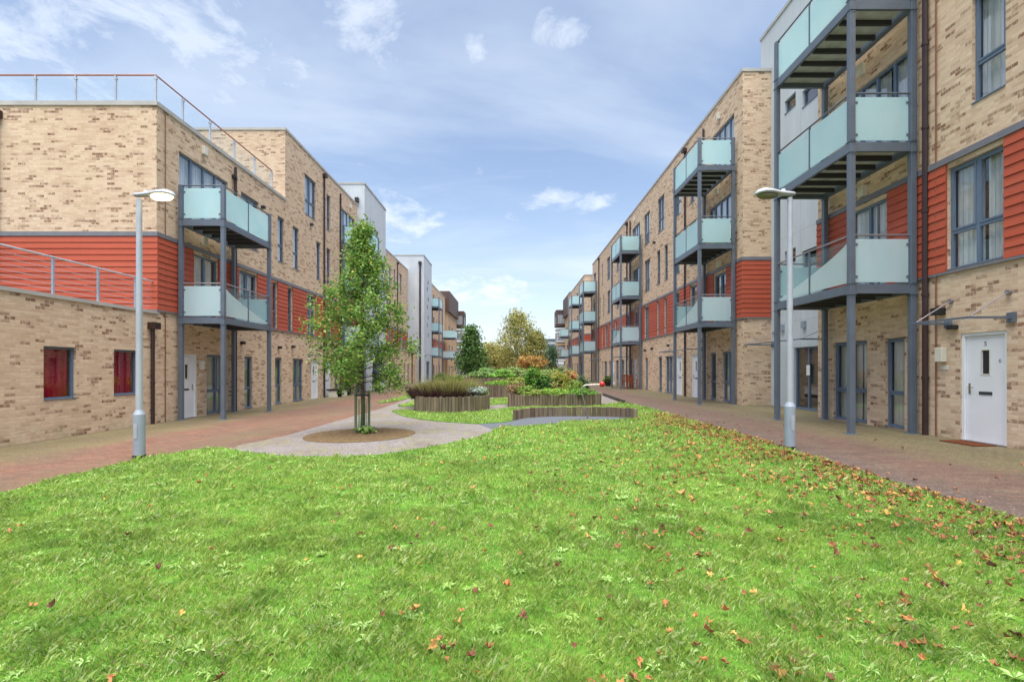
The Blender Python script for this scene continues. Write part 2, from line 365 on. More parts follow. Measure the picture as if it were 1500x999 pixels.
def turf():
    t = NT("turf"); a = t.noise(.7, 5, .65); b = t.noise(12, 5, .7)
    col = t.mix(t.ramp(a, .35, .68), lin('527c2a'), lin('6c9638')); col = t.mix(t.ramp(b, .35, .7), col, lin('3a5e20'))
    return t.done(t.bsdf(col, .95, 0, t.bump(b, .8, .03), .1))
M['turf'] = turf()
def foliage(name, rough=.6, trans=.35, patch=0.0):
    t = NT(name); col = t.tint()
    if patch:
        a = t.noise(.55, 4, .6); b = t.noise(2.6, 3, .6)
        col = t.mix(t.ramp(a, .38, .66, 0, patch), col, lin('a8bf5a'))
        col = t.mix(t.ramp(b, .50, .70, 0, patch), col, lin('4c7e2c'))
    tl = t.n.new("ShaderNodeBsdfTranslucent"); t.l.new(col, tl.inputs[0])
    m = t.n.new("ShaderNodeMixShader"); m.inputs[0].default_value = trans
    t.l.new(t.bsdf(col, rough, 0, None, .3), m.inputs[1]); t.l.new(tl.outputs[0], m.inputs[2]); return t.done(m.outputs[0])
M['leaf'] = foliage("leaf"); M['grass'] = foliage("grass_blade", .55, .4, .55); M['dead'] = foliage("dead_leaf", .7, .15)
M['bark'] = simple("bark", '6a5a48', .9, 0, .25, 12, .2, .8)
def timber():
    t = NT("weathered_palisade"); o = t.sepz()
    n = t.noise(9, 5, .6, None, (1, 1, .12)); col = t.mix(t.ramp(n, .3, .7), lin('85786a'), lin('5e5145'))
    col = t.mix(1.0, col, t.tint(), 'MULTIPLY')
    m = t.noise(4, 4, .6); col = t.mix(t.ramp(m, .52, .75, 0, .45), col, lin('6a6a48'))
    return t.done(t.bsdf(col, .9, 0, t.bump(n, .6, .01), .2))
M['timber'] = timber()
def speckled(name, a, b, c, scale=30):
    t = NT(name); n = t.noise(scale, 4, .75); m = t.noise(scale * .2, 3, .6)
    col = t.mix(t.ramp(n, .35, .65), lin(a), lin(b)); col = t.mix(t.ramp(m, .5, .75, 0, .6), col, lin(c))
    return t.done(t.bsdf(col, .95, 0, t.bump(n, .9, .02), .15))
M['mulch'] = speckled("bark_mulch", '48382a', '7c664c', '6a6a40', 18)
M['soil'] = speckled("planter_soil", '3c3026', '5a4a3a', '4a5030', 12)
M['rubber'] = speckled("dark_rubber_surface", '50555c', '6a7078', '5a5f58', 60)
M['earth'] = speckled("distant_ground", '6f7450', '7f8560', '8a8a70', .2)
def lens_mat(on):
    t = NT("lamp_lens_lit" if on else "lamp_lens")
    if on: return t.done(t.bsdf(lin('f5dcae'), .3, 0, None, .5, Emission_Color=lin('ffe2b4'), Emission_Strength=2.4))
    return t.done(t.bsdf(lin('6a6a52'), .25, 0, None, .5))
M['lens_on'], M['lens_off'] = lens_mat(True), lens_mat(False)

# ------------------------------------------------------------------ ground
mb = MB()
xs = [-1500, -400, -80, -13, 13, 80, 400, 1500]; ys = [-300, -20, 100, 400, 1500]
for i in range(len(xs) - 1):
    for j in range(len(ys) - 1):
        q = [(xs[i], ys[j]), (xs[i+1], ys[j]), (xs[i+1], ys[j+1]), (xs[i], ys[j+1])]
        mb.face([(x, y, gz(x) - .012) for x, y in q])
mb.build('ground', M['earth'], kind='structure')
mb = MB()
for y0 in range(-8, 104, 4): mb.face([(-12.6, y0, gz(-12.6)), (12.6, y0, gz(12.6)), (12.6, y0 + 4, gz(12.6)), (-12.6, y0 + 4, gz(-12.6))])
mb.build('pavement', M['paving'], kind='structure')
GREY = [G(*p) for p in ((322, 664), (352, 652), (420, 638), (500, 615), (560, 598), (600, 583))] + [(-5.5, 40), (-5.5, 62), (4.9, 62), (4.95, 27), (4.8, 21.5), (4.0, 14), (1, 11.0), (-1, 9.0), (-4, 8.5)]
MB().prism(GREY, lambda x, y: gz(x) - .05, lambda x, y: gz(x) + .004).build('footpath', M['gravel'], kind='structure')
arc = [G(753, 616), G(762, 613.6), G(790, 611), G(830, 610), G(880, 610.2), G(915, 611.6), G(933, 613.5)]
ARC = smooth(arc, 8, False)
LAWN = [(4.78, .3), (4.85, 5), (5.08, 10.6)] + [G(960, 601), G(950, 603)] + [G(936, 612.5)] + [G(*p) for p in ((900, 615.5), (870, 616.5), (822, 617.5), (815, 622), (770, 624.8), (740, 626), (722, 628.5), (721, 633), (700, 641), (650, 652), (600, 661), (560, 667), (500, 671), (420, 669.5), (360, 664), (335, 658.5), (315, 656.5), (285, 660), (245, 667))] + [(-6.55, 8.6), (-6.5, 6.2), (-6.5, .3)]
def dens(poly, step=.35):
    o = []
    for i in range(len(poly)):
        a, b = Vector(poly[i]), Vector(poly[(i + 1) % len(poly)]); n = max(1, int((b - a).length / step))
        o += [tuple(a.lerp(b, k / n)) for k in range(n)]
    return [(x + .05 * noise.noise((x * 2.1, y * 2.1, 0)), y + .05 * noise.noise((x * 2.1, y * 2.1, 5))) for x, y in o]
LAWN = dens(LAWN)
BAND = dens([G(*p) for p in ((573, 602.5), (590, 610), (620, 615.5), (660, 619), (701, 621.5), (740, 619), (750, 617))] + [(p[0], p[1] + .14) for p in ARC[1:-1]] + [G(936, 611.5), G(950, 603), G(961, 600.6), G(935, 594.5), G(912, 590), G(900, 591.5), G(880, 594), G(800, 595.8), G(748, 597.5), G(716, 601.5), G(660, 603), G(610, 602), G(590, 600.5)], .25)
ISL = [dens(smooth([G(*p) for p in q], 4), .3) for q in (
    ((583, 595.5), (600, 589.5), (618, 585), (625, 587), (618, 594), (600, 596)),
    ((553, 590), (575, 584.8), (600, 578.5), (622, 573), (626, 577), (600, 583.5), (575, 588.5)),
    ((714, 586), (735, 583.5), (768, 583), (768, 590), (735, 592.3), (714, 593.5)))]
lawn_top = lambda x, y: gz(x) + .022
MB().prism(LAWN, lambda x, y: gz(x) - .05, lawn_top).build('lawn', M['turf'], kind='structure')
MB().prism(BAND, lambda x, y: gz(x) - .05, lawn_top).build('lawn', M['turf'], kind='structure')
for p in ISL: MB().prism(p, lambda x, y: gz(x) - .05, lawn_top).build('lawn', M['turf'], kind='structure')
RUB = [G(699, 620.8), G(725, 619.6), G(745, 617.5)] + [(p[0], p[1] - .02) for p in ARC] + [G(932, 616), G(880, 619), G(850, 624), G(800, 627), G(760, 629), G(724, 629.5)]
MB().prism(RUB, lambda x, y: gz(x) - .05, lambda x, y: gz(x) + .010).build('play_surface', M['rubber'], kind='structure')

# ------------------------------------------------------------------ building kit
FL = [0.0, 3.40, 6.53, 9.66]
def floor_z(fl): return {0: (.05, 2.15, .84), 1: (3.45, 5.55, 4.22), 2: (6.58, 8.68, 7.35), 3: (9.71, 11.81, 10.48)}[fl]
class Block:
    """a building whose street face lies on X=W (sg=+1 right side, -1 left)"""
    def __init__(s, name, label, sg, W, y0, y1, ztop, base, mat='brick', depth=9.0, gzoff=0.0, brick_near=True):
        s.sg, s.W, s.y0, s.y1, s.zt, s.b, s.depth, s.dz = sg, W, y0, y1, ztop, base, depth, gzoff
        s.r = empty(name, (W + sg * depth / 2, (y0 + y1) / 2, base), label, 'building'); s.op = []; s.mat = mat
    def X(s, out): return s.W - s.sg * out
    def opening(s, y0, y1, z0, z1): s.op.append((y0, y1, z0, z1))
    def finish(s, endopen=None, coping=True, coping_h=.12):
        ys = sorted(set([s.y0, s.y1] + [v for o in s.op for v in o[:2]])); zs = sorted(set([s.b - .3, s.zt] + [v for o in s.op for v in o[2:]]))
        m = MB(); W = s.W
        for i in range(len(ys) - 1):
            for j in range(len(zs) - 1):
                cy, cz = (ys[i] + ys[i+1]) / 2, (zs[j] + zs[j+1]) / 2
                if any(o[0] < cy < o[1] and o[2] < cz < o[3] for o in s.op): continue
                m.face([(W, ys[i], zs[j]), (W, ys[i+1], zs[j]), (W, ys[i+1], zs[j+1]), (W, ys[i], zs[j+1])])
        B = s.X(-.16)
        for a, b, c, d in s.op:
            m.face([(W, a, c), (B, a, c), (B, a, d), (W, a, d)]); m.face([(W, b, c), (B, b, c), (B, b, d), (W, b, d)])
            m.face([(W, a, d), (B, a, d), (B, b, d), (W, b, d)]); m.face([(W, a, c), (B, a, c), (B, b, c), (W, b, c)])
        E = s.X(-s.depth)
        for y in (s.y0, s.y1): m.face([(W, y, s.b - .3), (E, y, s.b - .3), (E, y, s.zt), (W, y, s.zt)])
        m.face([(E, s.y0, s.b - .3), (E, s.y1, s.b - .3), (E, s.y1, s.zt), (E, s.y0, s.zt)])
        m.build('wall', M[s.mat], s.r, smooth='keep')
        r = MB().face([(W, s.y0, s.zt - .3), (W, s.y1, s.zt - .3), (E, s.y1, s.zt - .3), (E, s.y0, s.zt - .3)])
        r.build('roof', M['roof'], s.r)
        if coping:
            c = MB(); o = .04; t = .34
            c.box(s.X(o), s.X(-t), s.y0 - o, s.y1 + o, s.zt, s.zt + coping_h)
            c.box(s.X(-t), s.X(-s.depth), s.y0 - o, s.y0 + t, s.zt, s.zt + coping_h)
            c.box(s.X(-t), s.X(-s.depth), s.y1 - t, s.y1 + o, s.zt, s.zt + coping_h)
            c.build('coping', M['coping'], s.r)
        # rooms behind the glass
        if s.op:
            m = MB(); I = s.X(-2.2); J = s.X(-.17)
            m.face([(I, s.y0, s.b), (I, s.y1, s.b), (I, s.y1, s.zt - .3), (I, s.y0, s.zt - .3)])
            for z in [s.b + .03] + [f + s.dz - .15 for f in FL[1:] if f + s.dz < s.zt - .5]:
                m.face([(J, s.y0, z), (I, s.y0, z), (I, s.y1, z), (J, s.y1, z)])
            k = s.y0 + .6
            while k < s.y1:
                if not any(o[0] - .05 < k < o[1] + .05 for o in s.op): m.face([(J, k, s.b), (I, k, s.b), (I, k, s.zt - .35), (J, k, s.zt - .35)]); k += 3.2
                else: k += .3
            m.build('interior', M['interior'], s.r)
    def window(s, y0, y1, fl=None, z=None, cols=1, tz=True, cur='curtain', near=True, name='window', sill=True):
        if z is None: z0, z1, t = [v + s.dz for v in floor_z(fl)]
        else: z0, z1 = z; t = z0 + (z1 - z0) * .37
        s.opening(y0, y1, z0, z1)
        a, b, w = s.X(-.07), s.X(-.13), .055
        f = MB(); f.box(a, b, y0, y0 + w, z0, z1).box(a, b, y1 - w, y1, z0, z1).box(a, b, y0 + w, y1 - w, z0, z0 + w).box(a, b, y0 + w, y1 - w, z1 - w, z1)
        for k in range(1, cols):
            yc = y0 + (y1 - y0) * k / cols; f.box(s.X(-.068), b, yc - .035, yc + .035, z0 + w, z1 - w)
        if tz: 
            e = [y0 + w] + [y0 + (y1 - y0) * k / cols for k in range(1, cols)] + [y1 - w]
            for k in range(cols): f.box(s.X(-.072), b, e[k] + (.035 if k else 0), e[k+1] - (.035 if k < cols - 1 else 0), t - .035, t + .035)
            if near:      # casement sashes above the transom
                for k in range(cols):
                    p, q = e[k] + (.035 if k else 0), e[k+1] - (.035 if k < cols - 1 else 0); c_, d_ = t + .035, z1 - w; v = .035; aa, bb = s.X(-.058), s.X(-.1)
                    f.box(aa, bb, p, p + v, c_, d_).box(aa, bb, q - v, q, c_, d_).box(aa, bb, p + v, q - v, c_, c_ + v).box(aa, bb, p + v, q - v, d_ - v, d_)
        if sill: f.box(s.X(.02), s.X(-.07), y0 + .003, y1 - .003, z0 + .003, z0 + .028)
        fo = f.build(name, M['frame'], s.r)
        MB().face([(s.X(-.105), y0 + w, z0 + w), (s.X(-.105), y1 - w, z0 + w), (s.X(-.105), y1 - w, z1 - w), (s.X(-.105), y0 + w, z1 - w)]).build('pane', M['glass'], fo)
        if cur:
            s.curtain(y0 + .02, y1 - .02, z0 + .02, z1 - .02, cur, fo, near)
        return fo
    def curtain(s, y0, y1, z0, z1, kind, par, near):
        style = rng.random(); spans = [(y0, y1)]
        mat = {'curtain': 'curtain', 'cream': 'curtain', 'white': 'curtain_white', 'red': 'curtain_red', 'green': 'curtain_green', 'blind': 'blind'}[kind]
        if kind in ('cream', 'green', 'white') and y1 - y0 > .8 and near:
            g = (y0 + y1) / 2 + (y1 - y0) * rng.uniform(-.2, .2); spans = [(y0, g - rng.uniform(.01, .06)), (g + rng.uniform(.01, .08), y1)]
        elif kind in ('curtain',) and y1 - y0 > .8:
            w = (y1 - y0) * rng.uniform(.28, .42); spans = [(y0, y0 + w), (y1 - w * rng.uniform(.7, 1.1), y1)]
        elif kind in ('curtain',) and style < .5: spans = [(y0, y0 + (y1 - y0) * rng.uniform(.5, .8))]
        if kind == 'blind':
            MB().box(s.X(-.2), s.X(-.21), y0, y1, z0 + (z1 - z0) * rng.uniform(.2, .7), z1).build('blind', M[mat], par); return
        m = MB()
        for a, b in spans:
            n = max(6, int((b - a) / .022)) if near else 6; pts = []
            ph = rng.random() * 6
            for k in range(n + 1):
                y = a + (b - a) * k / n; pts.append((s.X(-.22 - .022 * math.sin(y * 62 + ph + 1.5 * math.sin(y * 9))), y))
            for k in range(n): m.face([(pts[k][0], pts[k][1], z0), (pts[k+1][0], pts[k+1][1], z0), (pts[k+1][0], pts[k+1][1], z1), (pts[k][0], pts[k][1], z1)])
        m.build('curtain', M[mat], par, smooth='keep')
    def door(s, y0, y1, far=True, digit=None, z1=2.13):
        z0 = s.b; z1 = z1 + s.dz; s.opening(y0, y1, z0, z1)
        fr = MB(); w = .06; a, b = s.X(-.02), s.X(-.13)
        fr.box(a, b, y0, y0 + w, z0, z1).box(a, b, y1 - w, y1, z0, z1).box(a, b, y0 + w, y1 - w, z1 - w, z1)
        fo = fr.build('door', M['white'], s.r, bevel=.004 if not far else 0)
        p, q = y0 + w + .004, y1 - w - .004; A, B2 = s.X(-.06), s.X(-.11)
        cy = (p + q) / 2; va, vb = z0 + 1.33, z0 + 1.78; hw = .075
        l = MB(); l.box(A, B2, p, cy - hw, z0 + .02, z1 - w - .004).box(A, B2, cy + hw, q, z0 + .02, z1 - w - .004)
        l.box(A, B2, cy - hw, cy + hw, z0 + .02, va).box(A, B2, cy - hw, cy + hw, vb, z1 - w - .004); l.build('leaf', M['white'], fo)
        bd = MB(); v = .022; C2 = s.X(-.052)
        bd.box(C2, A, cy - hw - v, cy - hw, va - v, vb + v).box(C2, A, cy + hw, cy + hw + v, va - v, vb + v).box(C2, A, cy - hw, cy + hw, va - v, va).box(C2, A, cy - hw, cy + hw, vb, vb + v)
        bd.build('beading', M['cream'], fo)
        MB().box(s.X(-.08), s.X(-.09), cy - hw, cy + hw, va, vb).build('vision_panel', M['black'], fo)
        MB().box(s.X(-.05), A, cy - .13, cy + .13, z0 + .93, z0 + .99).build('letterbox', M['joist'], fo)
        hy = q - .07
        h = MB().box(s.X(-.052), A, hy - .02, hy + .02, z0 + .93, z0 + 1.14); h.tube([(s.X(-.02), hy, z0 + 1.06), (s.X(-.02), hy - .11 * (1 if True else -1), z0 + 1.06)], .009, 6); h.tube([(s.X(-.055), hy, z0 + 1.06), (s.X(-.02), hy, z0 + 1.06)], .009, 6)
        h.build('handle', M['chrome'], fo)
        MB().box(s.X(.03), s.X(-.05), y0 + .01, y1 - .01, z0, z0 + .02).build('threshold', M['chrome'], fo)
        return fo
    def canopy(s, y0, y1, z=2.35, out=.82, back=0):
        z += s.dz
        X0, X1 = s.X(-.0 - back), s.X(out); m = MB()
        for y in (y0, y1): m.box(X1, X0, y - .02, y + .02, z - .02, z + .02)
        m.box(X1 - .018, X1 + .018, y0 + .02, y1 - .02, z - .016, z + .016)
        for y in (y0, y1):
            m.box(s.X(.05 - back), X0, y - .07, y + .07, z - .09, z + .09)
        c = m.build('canopy', M['steel'], s.r)
        g = MB().box(X1, s.X(.03 - back), y0 + .02, y1 - .02, z + .018, z + .03); g.build('glass_sheet', M['railglass'], c)
        for y in (y0 + .06, y1 - .06):
            t = MB().tube([(X1 + s.sg * .1, y, z + .03), (s.X(.03 - back), y, z + .46)], .012, 6); t.tube([(s.X(.05 - back), y, z + .46), (X0, y, z + .46)], .05, 8); t.build('tie_rod', M['rail'], c)
    def pipe(s, y, z0=0.0, z1=None, r=.05, hopper=True, mat='pipe'):
        z1 = z1 or s.zt - .4; x = s.X(.02 + r)
        m = MB().tube([(x, y, s.b + z0), (x, y, z1)], r, 8)
        if hopper: m.box(s.X(.0), s.X(.22), y - .13, y + .13, z1 - .02, z1 + .18)
        if r > .03:
            z = s.b + 1.2
            while z < z1: m.tube([(x, y, z), (x, y, z + .06)], r * 1.25, 8); z += 1.8
        m.build('downpipe', M[mat], s.r)
    def wallbox(s, y, z, w=.2, h=.28, name='vent_box', mat='cream', d=.12):
        MB().box(s.X(.002), s.X(d), y - w/2, y + w/2, z - h/2, z + h/2).build(name, M[mat], s.r, bevel=.01)
    def cladding(s, y0, y1, z0=3.43, z1=5.65, skip=(), mat='red', trim=True, out=.03):
        z0 += s.dz; z1 += s.dz
        ed = sorted(skip); spans = []; c = y0
        for a, b in ed:
            if a > c + .02: spans.append((c, min(a, y1)))
            c = max(c, b)
        if c < y1 - .02: spans.append((c, y1))
        for a, b in spans:
            m = MB(); n = max(1, round((z1 - z0) / .185)); h = (z1 - z0) / n
            for k in range(n):
                za, zb = z0 + k * h, z0 + (k + 1) * h - .006
                i, j, w0 = s.X(out + .022), s.X(out + .004), s.X(.001)
                m.face([(i, a, za), (i, b, za), (j, b, zb), (j, a, zb)]); m.face([(w0, a, za), (w0, b, za), (i, b, za), (i, a, za)])
                m.face([(j, a, zb), (j, b, zb), (w0, b, zb), (w0, a, zb)])
                for y in (a, b): m.face([(w0, y, za), (i, y, za), (j, y, zb), (w0, y, zb)])
            m.build('cladding_panel', M[mat], s.r)
        if trim:
            MB().box(s.X(.001), s.X(.06), y0, y1, z1, z1 + .13).build('trim', M['trim'], s.r)
            MB().box(s.X(.001), s.X(.05), y0, y1, z0 - .05, z0 - .003).build('trim', M['trim'], s.r)
    def end_cladding(s, xo, z0=3.43, z1=5.65, mat='red', y=None, trim=True):
        """on the end wall facing the camera, from the corner inwards by xo metres"""
        z0 += s.dz; z1 += s.dz; y = s.y0 if y is None else y
        X0, X1 = s.X(.052), s.X(-xo); m = MB(); n = max(1, round((z1 - z0) / .185)); h = (z1 - z0) / n
        for k in range(n):
            za, zb = z0 + k * h, z0 + (k + 1) * h - .006; i, j = y - .052, y - .034
            m.face([(X0, i, za), (X1, i, za), (X1, j, zb), (X0, j, zb)]); m.face([(X0, y - .001, za), (X1, y - .001, za), (X1, i, za), (X0, i, za)])
            m.face([(X0, j, zb), (X1, j, zb), (X1, y - .001, zb), (X0, y - .001, zb)])
            m.face([(X0, y, za), (X0, i, za), (X0, j, zb), (X0, y, zb)])
        m.build('cladding_panel', M[mat], s.r)
        if trim:
            MB().box(s.X(.062), X1, y - .062, y - .001, z1, z1 + .13).build('trim', M['trim'], s.r)
            MB().box(s.X(.052), X1, y - .052, y - .001, z0 - .05, z0 - .003).build('trim', M['trim'], s.r)
    def balconies(s, y0, y1, levels=(1, 2, 3), posts=True, out=1.5, inn=.15, detail=True):
        Xo, Xi = s.X(out), s.X(inn); lev = {1: 3.29, 2: 6.42, 3: 9.55, 4: 12.68}; sg = s.sg
        pw = .06
        top = lev[levels[-1]] + s.dz + 1.1
        if posts:
            for X in (Xo, Xi):
                for y in (y0, y1):
                    zt = top if not (X == Xi) else top
                    bz = gz(X) - .01
                    m = MB().box(X - pw, X + pw, y - pw, y + pw, bz, zt)
                    m.box(X - pw - .05, X + pw + .05, y - pw - .05, y + pw + .05, bz, bz + .025)
                    m.build('balcony_post', M['steel'], s.r, bevel=.006 if detail else 0)
        for L in levels:
            z = lev[L] + s.dz; zb = z - .2; m = MB()
            e = pw + .002 if posts else 0
            m.box(Xo - .035, Xo + .035, y0 + e, y1 - e, zb, z).box(Xi - .035, Xi + .035, y0 + e, y1 - e, zb, z)
            xa, xb = min(Xo, Xi) + e, max(Xo, Xi) - e
            if not posts: xa += .036; xb -= .036
            for y in (y0, y1): m.box(xa, xb, y - .035, y + .035, zb, z)
            if detail and posts:
                for X in (Xo, Xi):
                    for y in (y0, y1): 
                        m.box(X - .075, X + .075, y - .075, y + .075, zb - .03, zb - .012); m.box(X - .075, X + .075, y - .075, y + .075, z + .006, z + .02)
                        for dx, dy in ((-.03, -.0), (.03, 0)): m.tube([(X + dx, y - .078, z + .05), (X + dx, y - .06, z + .05)], .012, 6); m.tube([(X + dx, y - .078, zb - .07), (X + dx, y - .06, zb - .07)], .012, 6)
            if detail:
                for y in (y0, y1):
                    for X in (xa + .05, xb - .05):
                        for zz_ in (z + .17, z + .88): m.box(X - .025, X + .025, y - .018, y + .018, zz_ - .025, zz_ + .025)
            b = m.build('balcony', M['steel'], s.r)
            MB().box(xa + .02, xb - .02, y0 + .04, y1 - .04, z - .075, z - .03).build('deck', M['deck'], b)
            m = MB(); n = 6
            for k in range(1, n):
                y = y0 + (y1 - y0) * k / n; m.box(xa + .02, xb - .02, y - .03, y + .03, zb + .01, z - .078)
            m.box((xa + xb) / 2 + .35 * sg, (xa + xb) / 2 + .43 * sg, y0 + .04, y1 - .04, zb - .001, zb + .009) if False else None
            m.build('joist', M['joist'], b)
            # handrail and mid baluster
            zr = z + 1.09
            m = MB().tube([(Xo, y0, zr), (Xo, y1, zr)], .022, 8)
            for y in (y0, y1): m.tube([(Xo, y, zr), (Xi, y, zr)], .022, 8)
            m.build('handrail', M['rail' if L == 1 else 'steel'], b)
            ym = (y0 + y1) / 2
            MB().box(Xo - .02, Xo + .02, ym - .015, ym + .015, z, zr - .01).build('baluster', M['steel'], b)
            ga, gb = z + .05, z + 1.0; t = .007
            for y in (y0, y1):
                MB().box(xa + .03, xb - .03, y - t, y + t, ga, gb).build('end_glass', M['frostw' if L == 1 else 'frost'], b)
            p0, p1 = y0 + e + .03, y1 - e - .03
            halves = [(p0, ym - .03), (ym + .03, p1)]
            for a, c in halves:
                if L == 1:     # the frosting of the lowest row falls away diagonally
                    h = lambda y: gb - (gb - ga) * min(1, max(0, .04 + .93 * ((y - p0) / (p1 - p0)) ** .8))
                    k = 6; ysx = [a + (c - a) * q / k for q in range(k + 1)]; fm, cm = MB(), MB()
                    for q in range(k):
                        u, v = ysx[q], ysx[q + 1]
                        fm.face([(Xo, u, ga), (Xo, v, ga), (Xo, v, h(v)), (Xo, u, h(u))]); cm.face([(Xo, u, h(u)), (Xo, v, h(v)), (Xo, v, gb), (Xo, u, gb)])
                    fm.build('front_glass', M['frost'], b); cm.build('front_glass', M['clear'], b, label='clear upper part of the balcony glass')
                else:
                    MB().box(Xo - t, Xo + t, a, c, ga, gb).build('front_glass', M['frost'], b)

LZ = -.22      # the left side stands a little lower
# ================= right side =================
A = Block('apartment_block', 'nearest brick block on the right, with steel balconies and a white front door', 1, 9.0, 1.0, 14.46, 13.0, 0.0, depth=8)
A.door(8.94, 9.86, far=False)
A.window(11.27, 11.85, 0, cur='cream'); A.window(12.46, 13.76, 0, cols=2, cur='cream')
A.window(8.96, 10.16, 1, cols=2, cur='white'); A.window(8.96, 9.62, 2, cols=1, cur='white'); A.window(8.96, 9.62, 3, cols=1, cur='white')
A.window(11.75, 13.15, 1, cols=2, tz=False, cur='white', name='balcony_door'); A.window(11.1, 13.3, 2, cols=4, tz=False, cur='white', name='balcony_door'); A.window(11.1, 13.3, 3, cols=4, tz=False, cur='white', name='balcony_door')
A.window(5.2, 6.4, 1, cols=2, cur='white'); A.window(5.2, 6.4, 0, cols=2, cur='curtain'); A.window(5.2, 6.4, 2, cols=2, cur='white')
A.cladding(4.0, 14.46, skip=[(5.2, 6.4), (8.96, 10.16), (11.75, 13.15)])
A.balconies(10.87, 13.9); A.canopy(8.83, 10.12)
A.pipe(10.62, r=.055, hopper=False, z1=13.0); A.pipe(10.40, r=.014, hopper=False, z1=13.0, mat='cable')
A.wallbox(12.6, 9.07); A.wallbox(12.55, 5.95); A.wallbox(10.25, 1.72, .17, .30, 'meter_box'); A.wallbox(10.22, 1.45, .20, .09, 'number_plate', 'cream', .015)
A.wallbox(10.27, 2.62, .16, .15, 'wall_light', 'black', .2); A.wallbox(9.98, 2.27, .16, .09, 'wall_light', 'black', .12)
A.finish()

T1 = Block('stair_tower', 'pale rendered stair tower with small windows, right side between the two brick blocks', 1, 10.1, 14.46, 19.95, 14.7, 0.0, 'render', depth=6.9)
for z in (4.9, 7.8, 10.45): T1.window(16.2, 17.1, z=(z, z + .6), tz=False, cur=None); T1.window(17.5, 18.2, z=(z + .35, z + .85), tz=False, cur=None)
T1.window(16.1, 17.6, z=(.02, 2.18), cols=2, tz=False, cur=None, name='entrance_door'); T1.canopy(15.3, 19.0, 2.35, 1.12)
T1.wallbox(16.95, 2.95, .18, .25, 'wall_light', 'galvd', .1); T1.wallbox(18.3, 2.95, .18, .25, 'wall_light', 'galvd', .1)
MB().box(T1.X(-.05), T1.X(-.055), 16.75, 16.95, 1.2, 1.55).build('notice', M['white'], T1.r)
T1.finish()
# the slab that closes the street side above/below where block A ends
B = Block('apartment_block', 'long buff brick terrace on the right beyond the pale stair tower', 1, 9.0, 19.17, 54.9, 13.0, 0.0, depth=8)
gw = [(19.9, 21.0, 2), (21.7, 22.3, 1), (27.5, 28.8, 2), (29.5, 30.2, 1), (32.6, 33.2, 1), (36.9, 37.4, 1), (39.5, 40.5, 1), (41.5, 42.6, 2), (44.8, 45.6, 1), (46.6, 48.0, 2), (48.6, 49.1, 1), (52.6, 53.6, 1)]
for a, b, c in gw: B.window(a, b, 0, cols=c, cur=rng.choice(['cream', 'green', 'curtain', 'white']), near=a < 31)
for a in (23.7, 26.0, 35.3, 38.2, 43.2, 50.5): B.door(a, a + .92)
w1 = [(20.6, 21.9, 2), (23.85, 24.8, 1), (26.3, 27.1, 1), (28.45, 29.0, 1), (29.9, 30.45, 1), (32.2, 33.3, 2), (34.8, 36.1, 2), (37.6, 38.5, 1), (40.1, 40.9, 1), (42.0, 42.9, 1), (44.6, 45.2, 1), (46.2, 47.4, 1), (48.6, 49.2, 1), (50.8, 51.4, 1), (52.9, 54.1, 2)]
for a, b, c in w1: B.window(a, b, 1, cols=c, cur=rng.choice(['white', 'curtain', 'blind', 'white']), near=a < 31)
w2 = [(20.2, 22.5, 4), (24.0, 24.9, 1), (26.3, 27.1, 1), (28.4, 29.05, 1), (29.85, 30.55, 1), (32.1, 33.4, 2), (34.6, 36.6, 4), (38.9, 39.6, 1), (41.4, 42.4, 1), (45.1, 46.4, 2), (48.0, 48.6, 1), (49.9, 50.5, 1), (52.6, 54.2, 2)]
for a, b, c in w2: B.window(a, b, 2, cols=c, tz=c != 4, cur=rng.choice(['white', 'curtain', 'blind', 'white']), near=a < 31, name='balcony_door' if c == 4 else 'window')
w3 = [(19.9, 22.1, 4), (24.2, 24.9, 1), (26.2, 27.1, 1), (29.06, 30.35, 2), (32.1, 33.5, 2), (34.6, 36.8, 4), (41.4, 42.4, 1), (45.1, 46.6, 2), (48.7, 49.3, 1), (52.6, 54.2, 2)]
for a, b, c in w3: B.window(a, b, 3, cols=c, tz=c != 4, cur=rng.choice(['white', 'white', 'blind', 'white']), near=a < 31, name='balcony_door' if c == 4 else 'window')
B.cladding(19.17, 54.9, skip=[(a, b) for a, b, c in w1]); B.end_cladding(1.08)
B.balconies(19.66, 22.63); B.balconies(33.9, 36.9); B.balconies(51.7, 54.6, detail=False)
B.canopy(23.3, 27.3); B.canopy(37.6, 40.2); B.canopy(49.8, 52.0)
for y in (25.4, 38.25, 50.6): B.pipe(y)
B.pipe(22.95, hopper=False); B.pipe(37.2, hopper=False)
for y in (21.3, 36.0): B.wallbox(y, 12.35); B.wallbox(y + .2, 9.15); B.wallbox(y, 5.95)
for y, z in ((30.9, 9.35), (31.4, 2.7), (28.1, 2.75), (33.0, 2.65), (22.9, 2.7), (44.0, 2.7)): B.wallbox(y, z, .14, .12, 'wall_light', 'black', .16)
B.finish()
T2 = Block('stair_tower', 'pale stair tower set back in the far gap of the right terrace', 1, 10.1, 54.9, 61.0, 14.0, 0.0, 'render', depth=6.9)
T2.window(57, 58, z=(7.8, 8.6), tz=False, cur=None, near=False); T2.finish()
Fb = Block('apartment_block', 'far brick block on the right after the second gap, with three stacked balconies', 1, 9.0, 61.0, 79.0, 13.0, 0.0, depth=8)
for fl in range(4):
    for a, b in ((67.0, 68.2), (70.0, 70.8), (72.5, 73.6), (75.4, 76.2)): Fb.window(a, b, fl, cols=1, cur='white', near=False)
    Fb.window(62.6, 64.4, fl, cols=3, cur='white', near=False, tz=False)
Fb.cladding(61.0, 79.0, skip=[(62.6, 64.4), (67.0, 68.2), (70.0, 70.8), (72.5, 73.6), (75.4, 76.2)]); Fb.end_cladding(2.0)
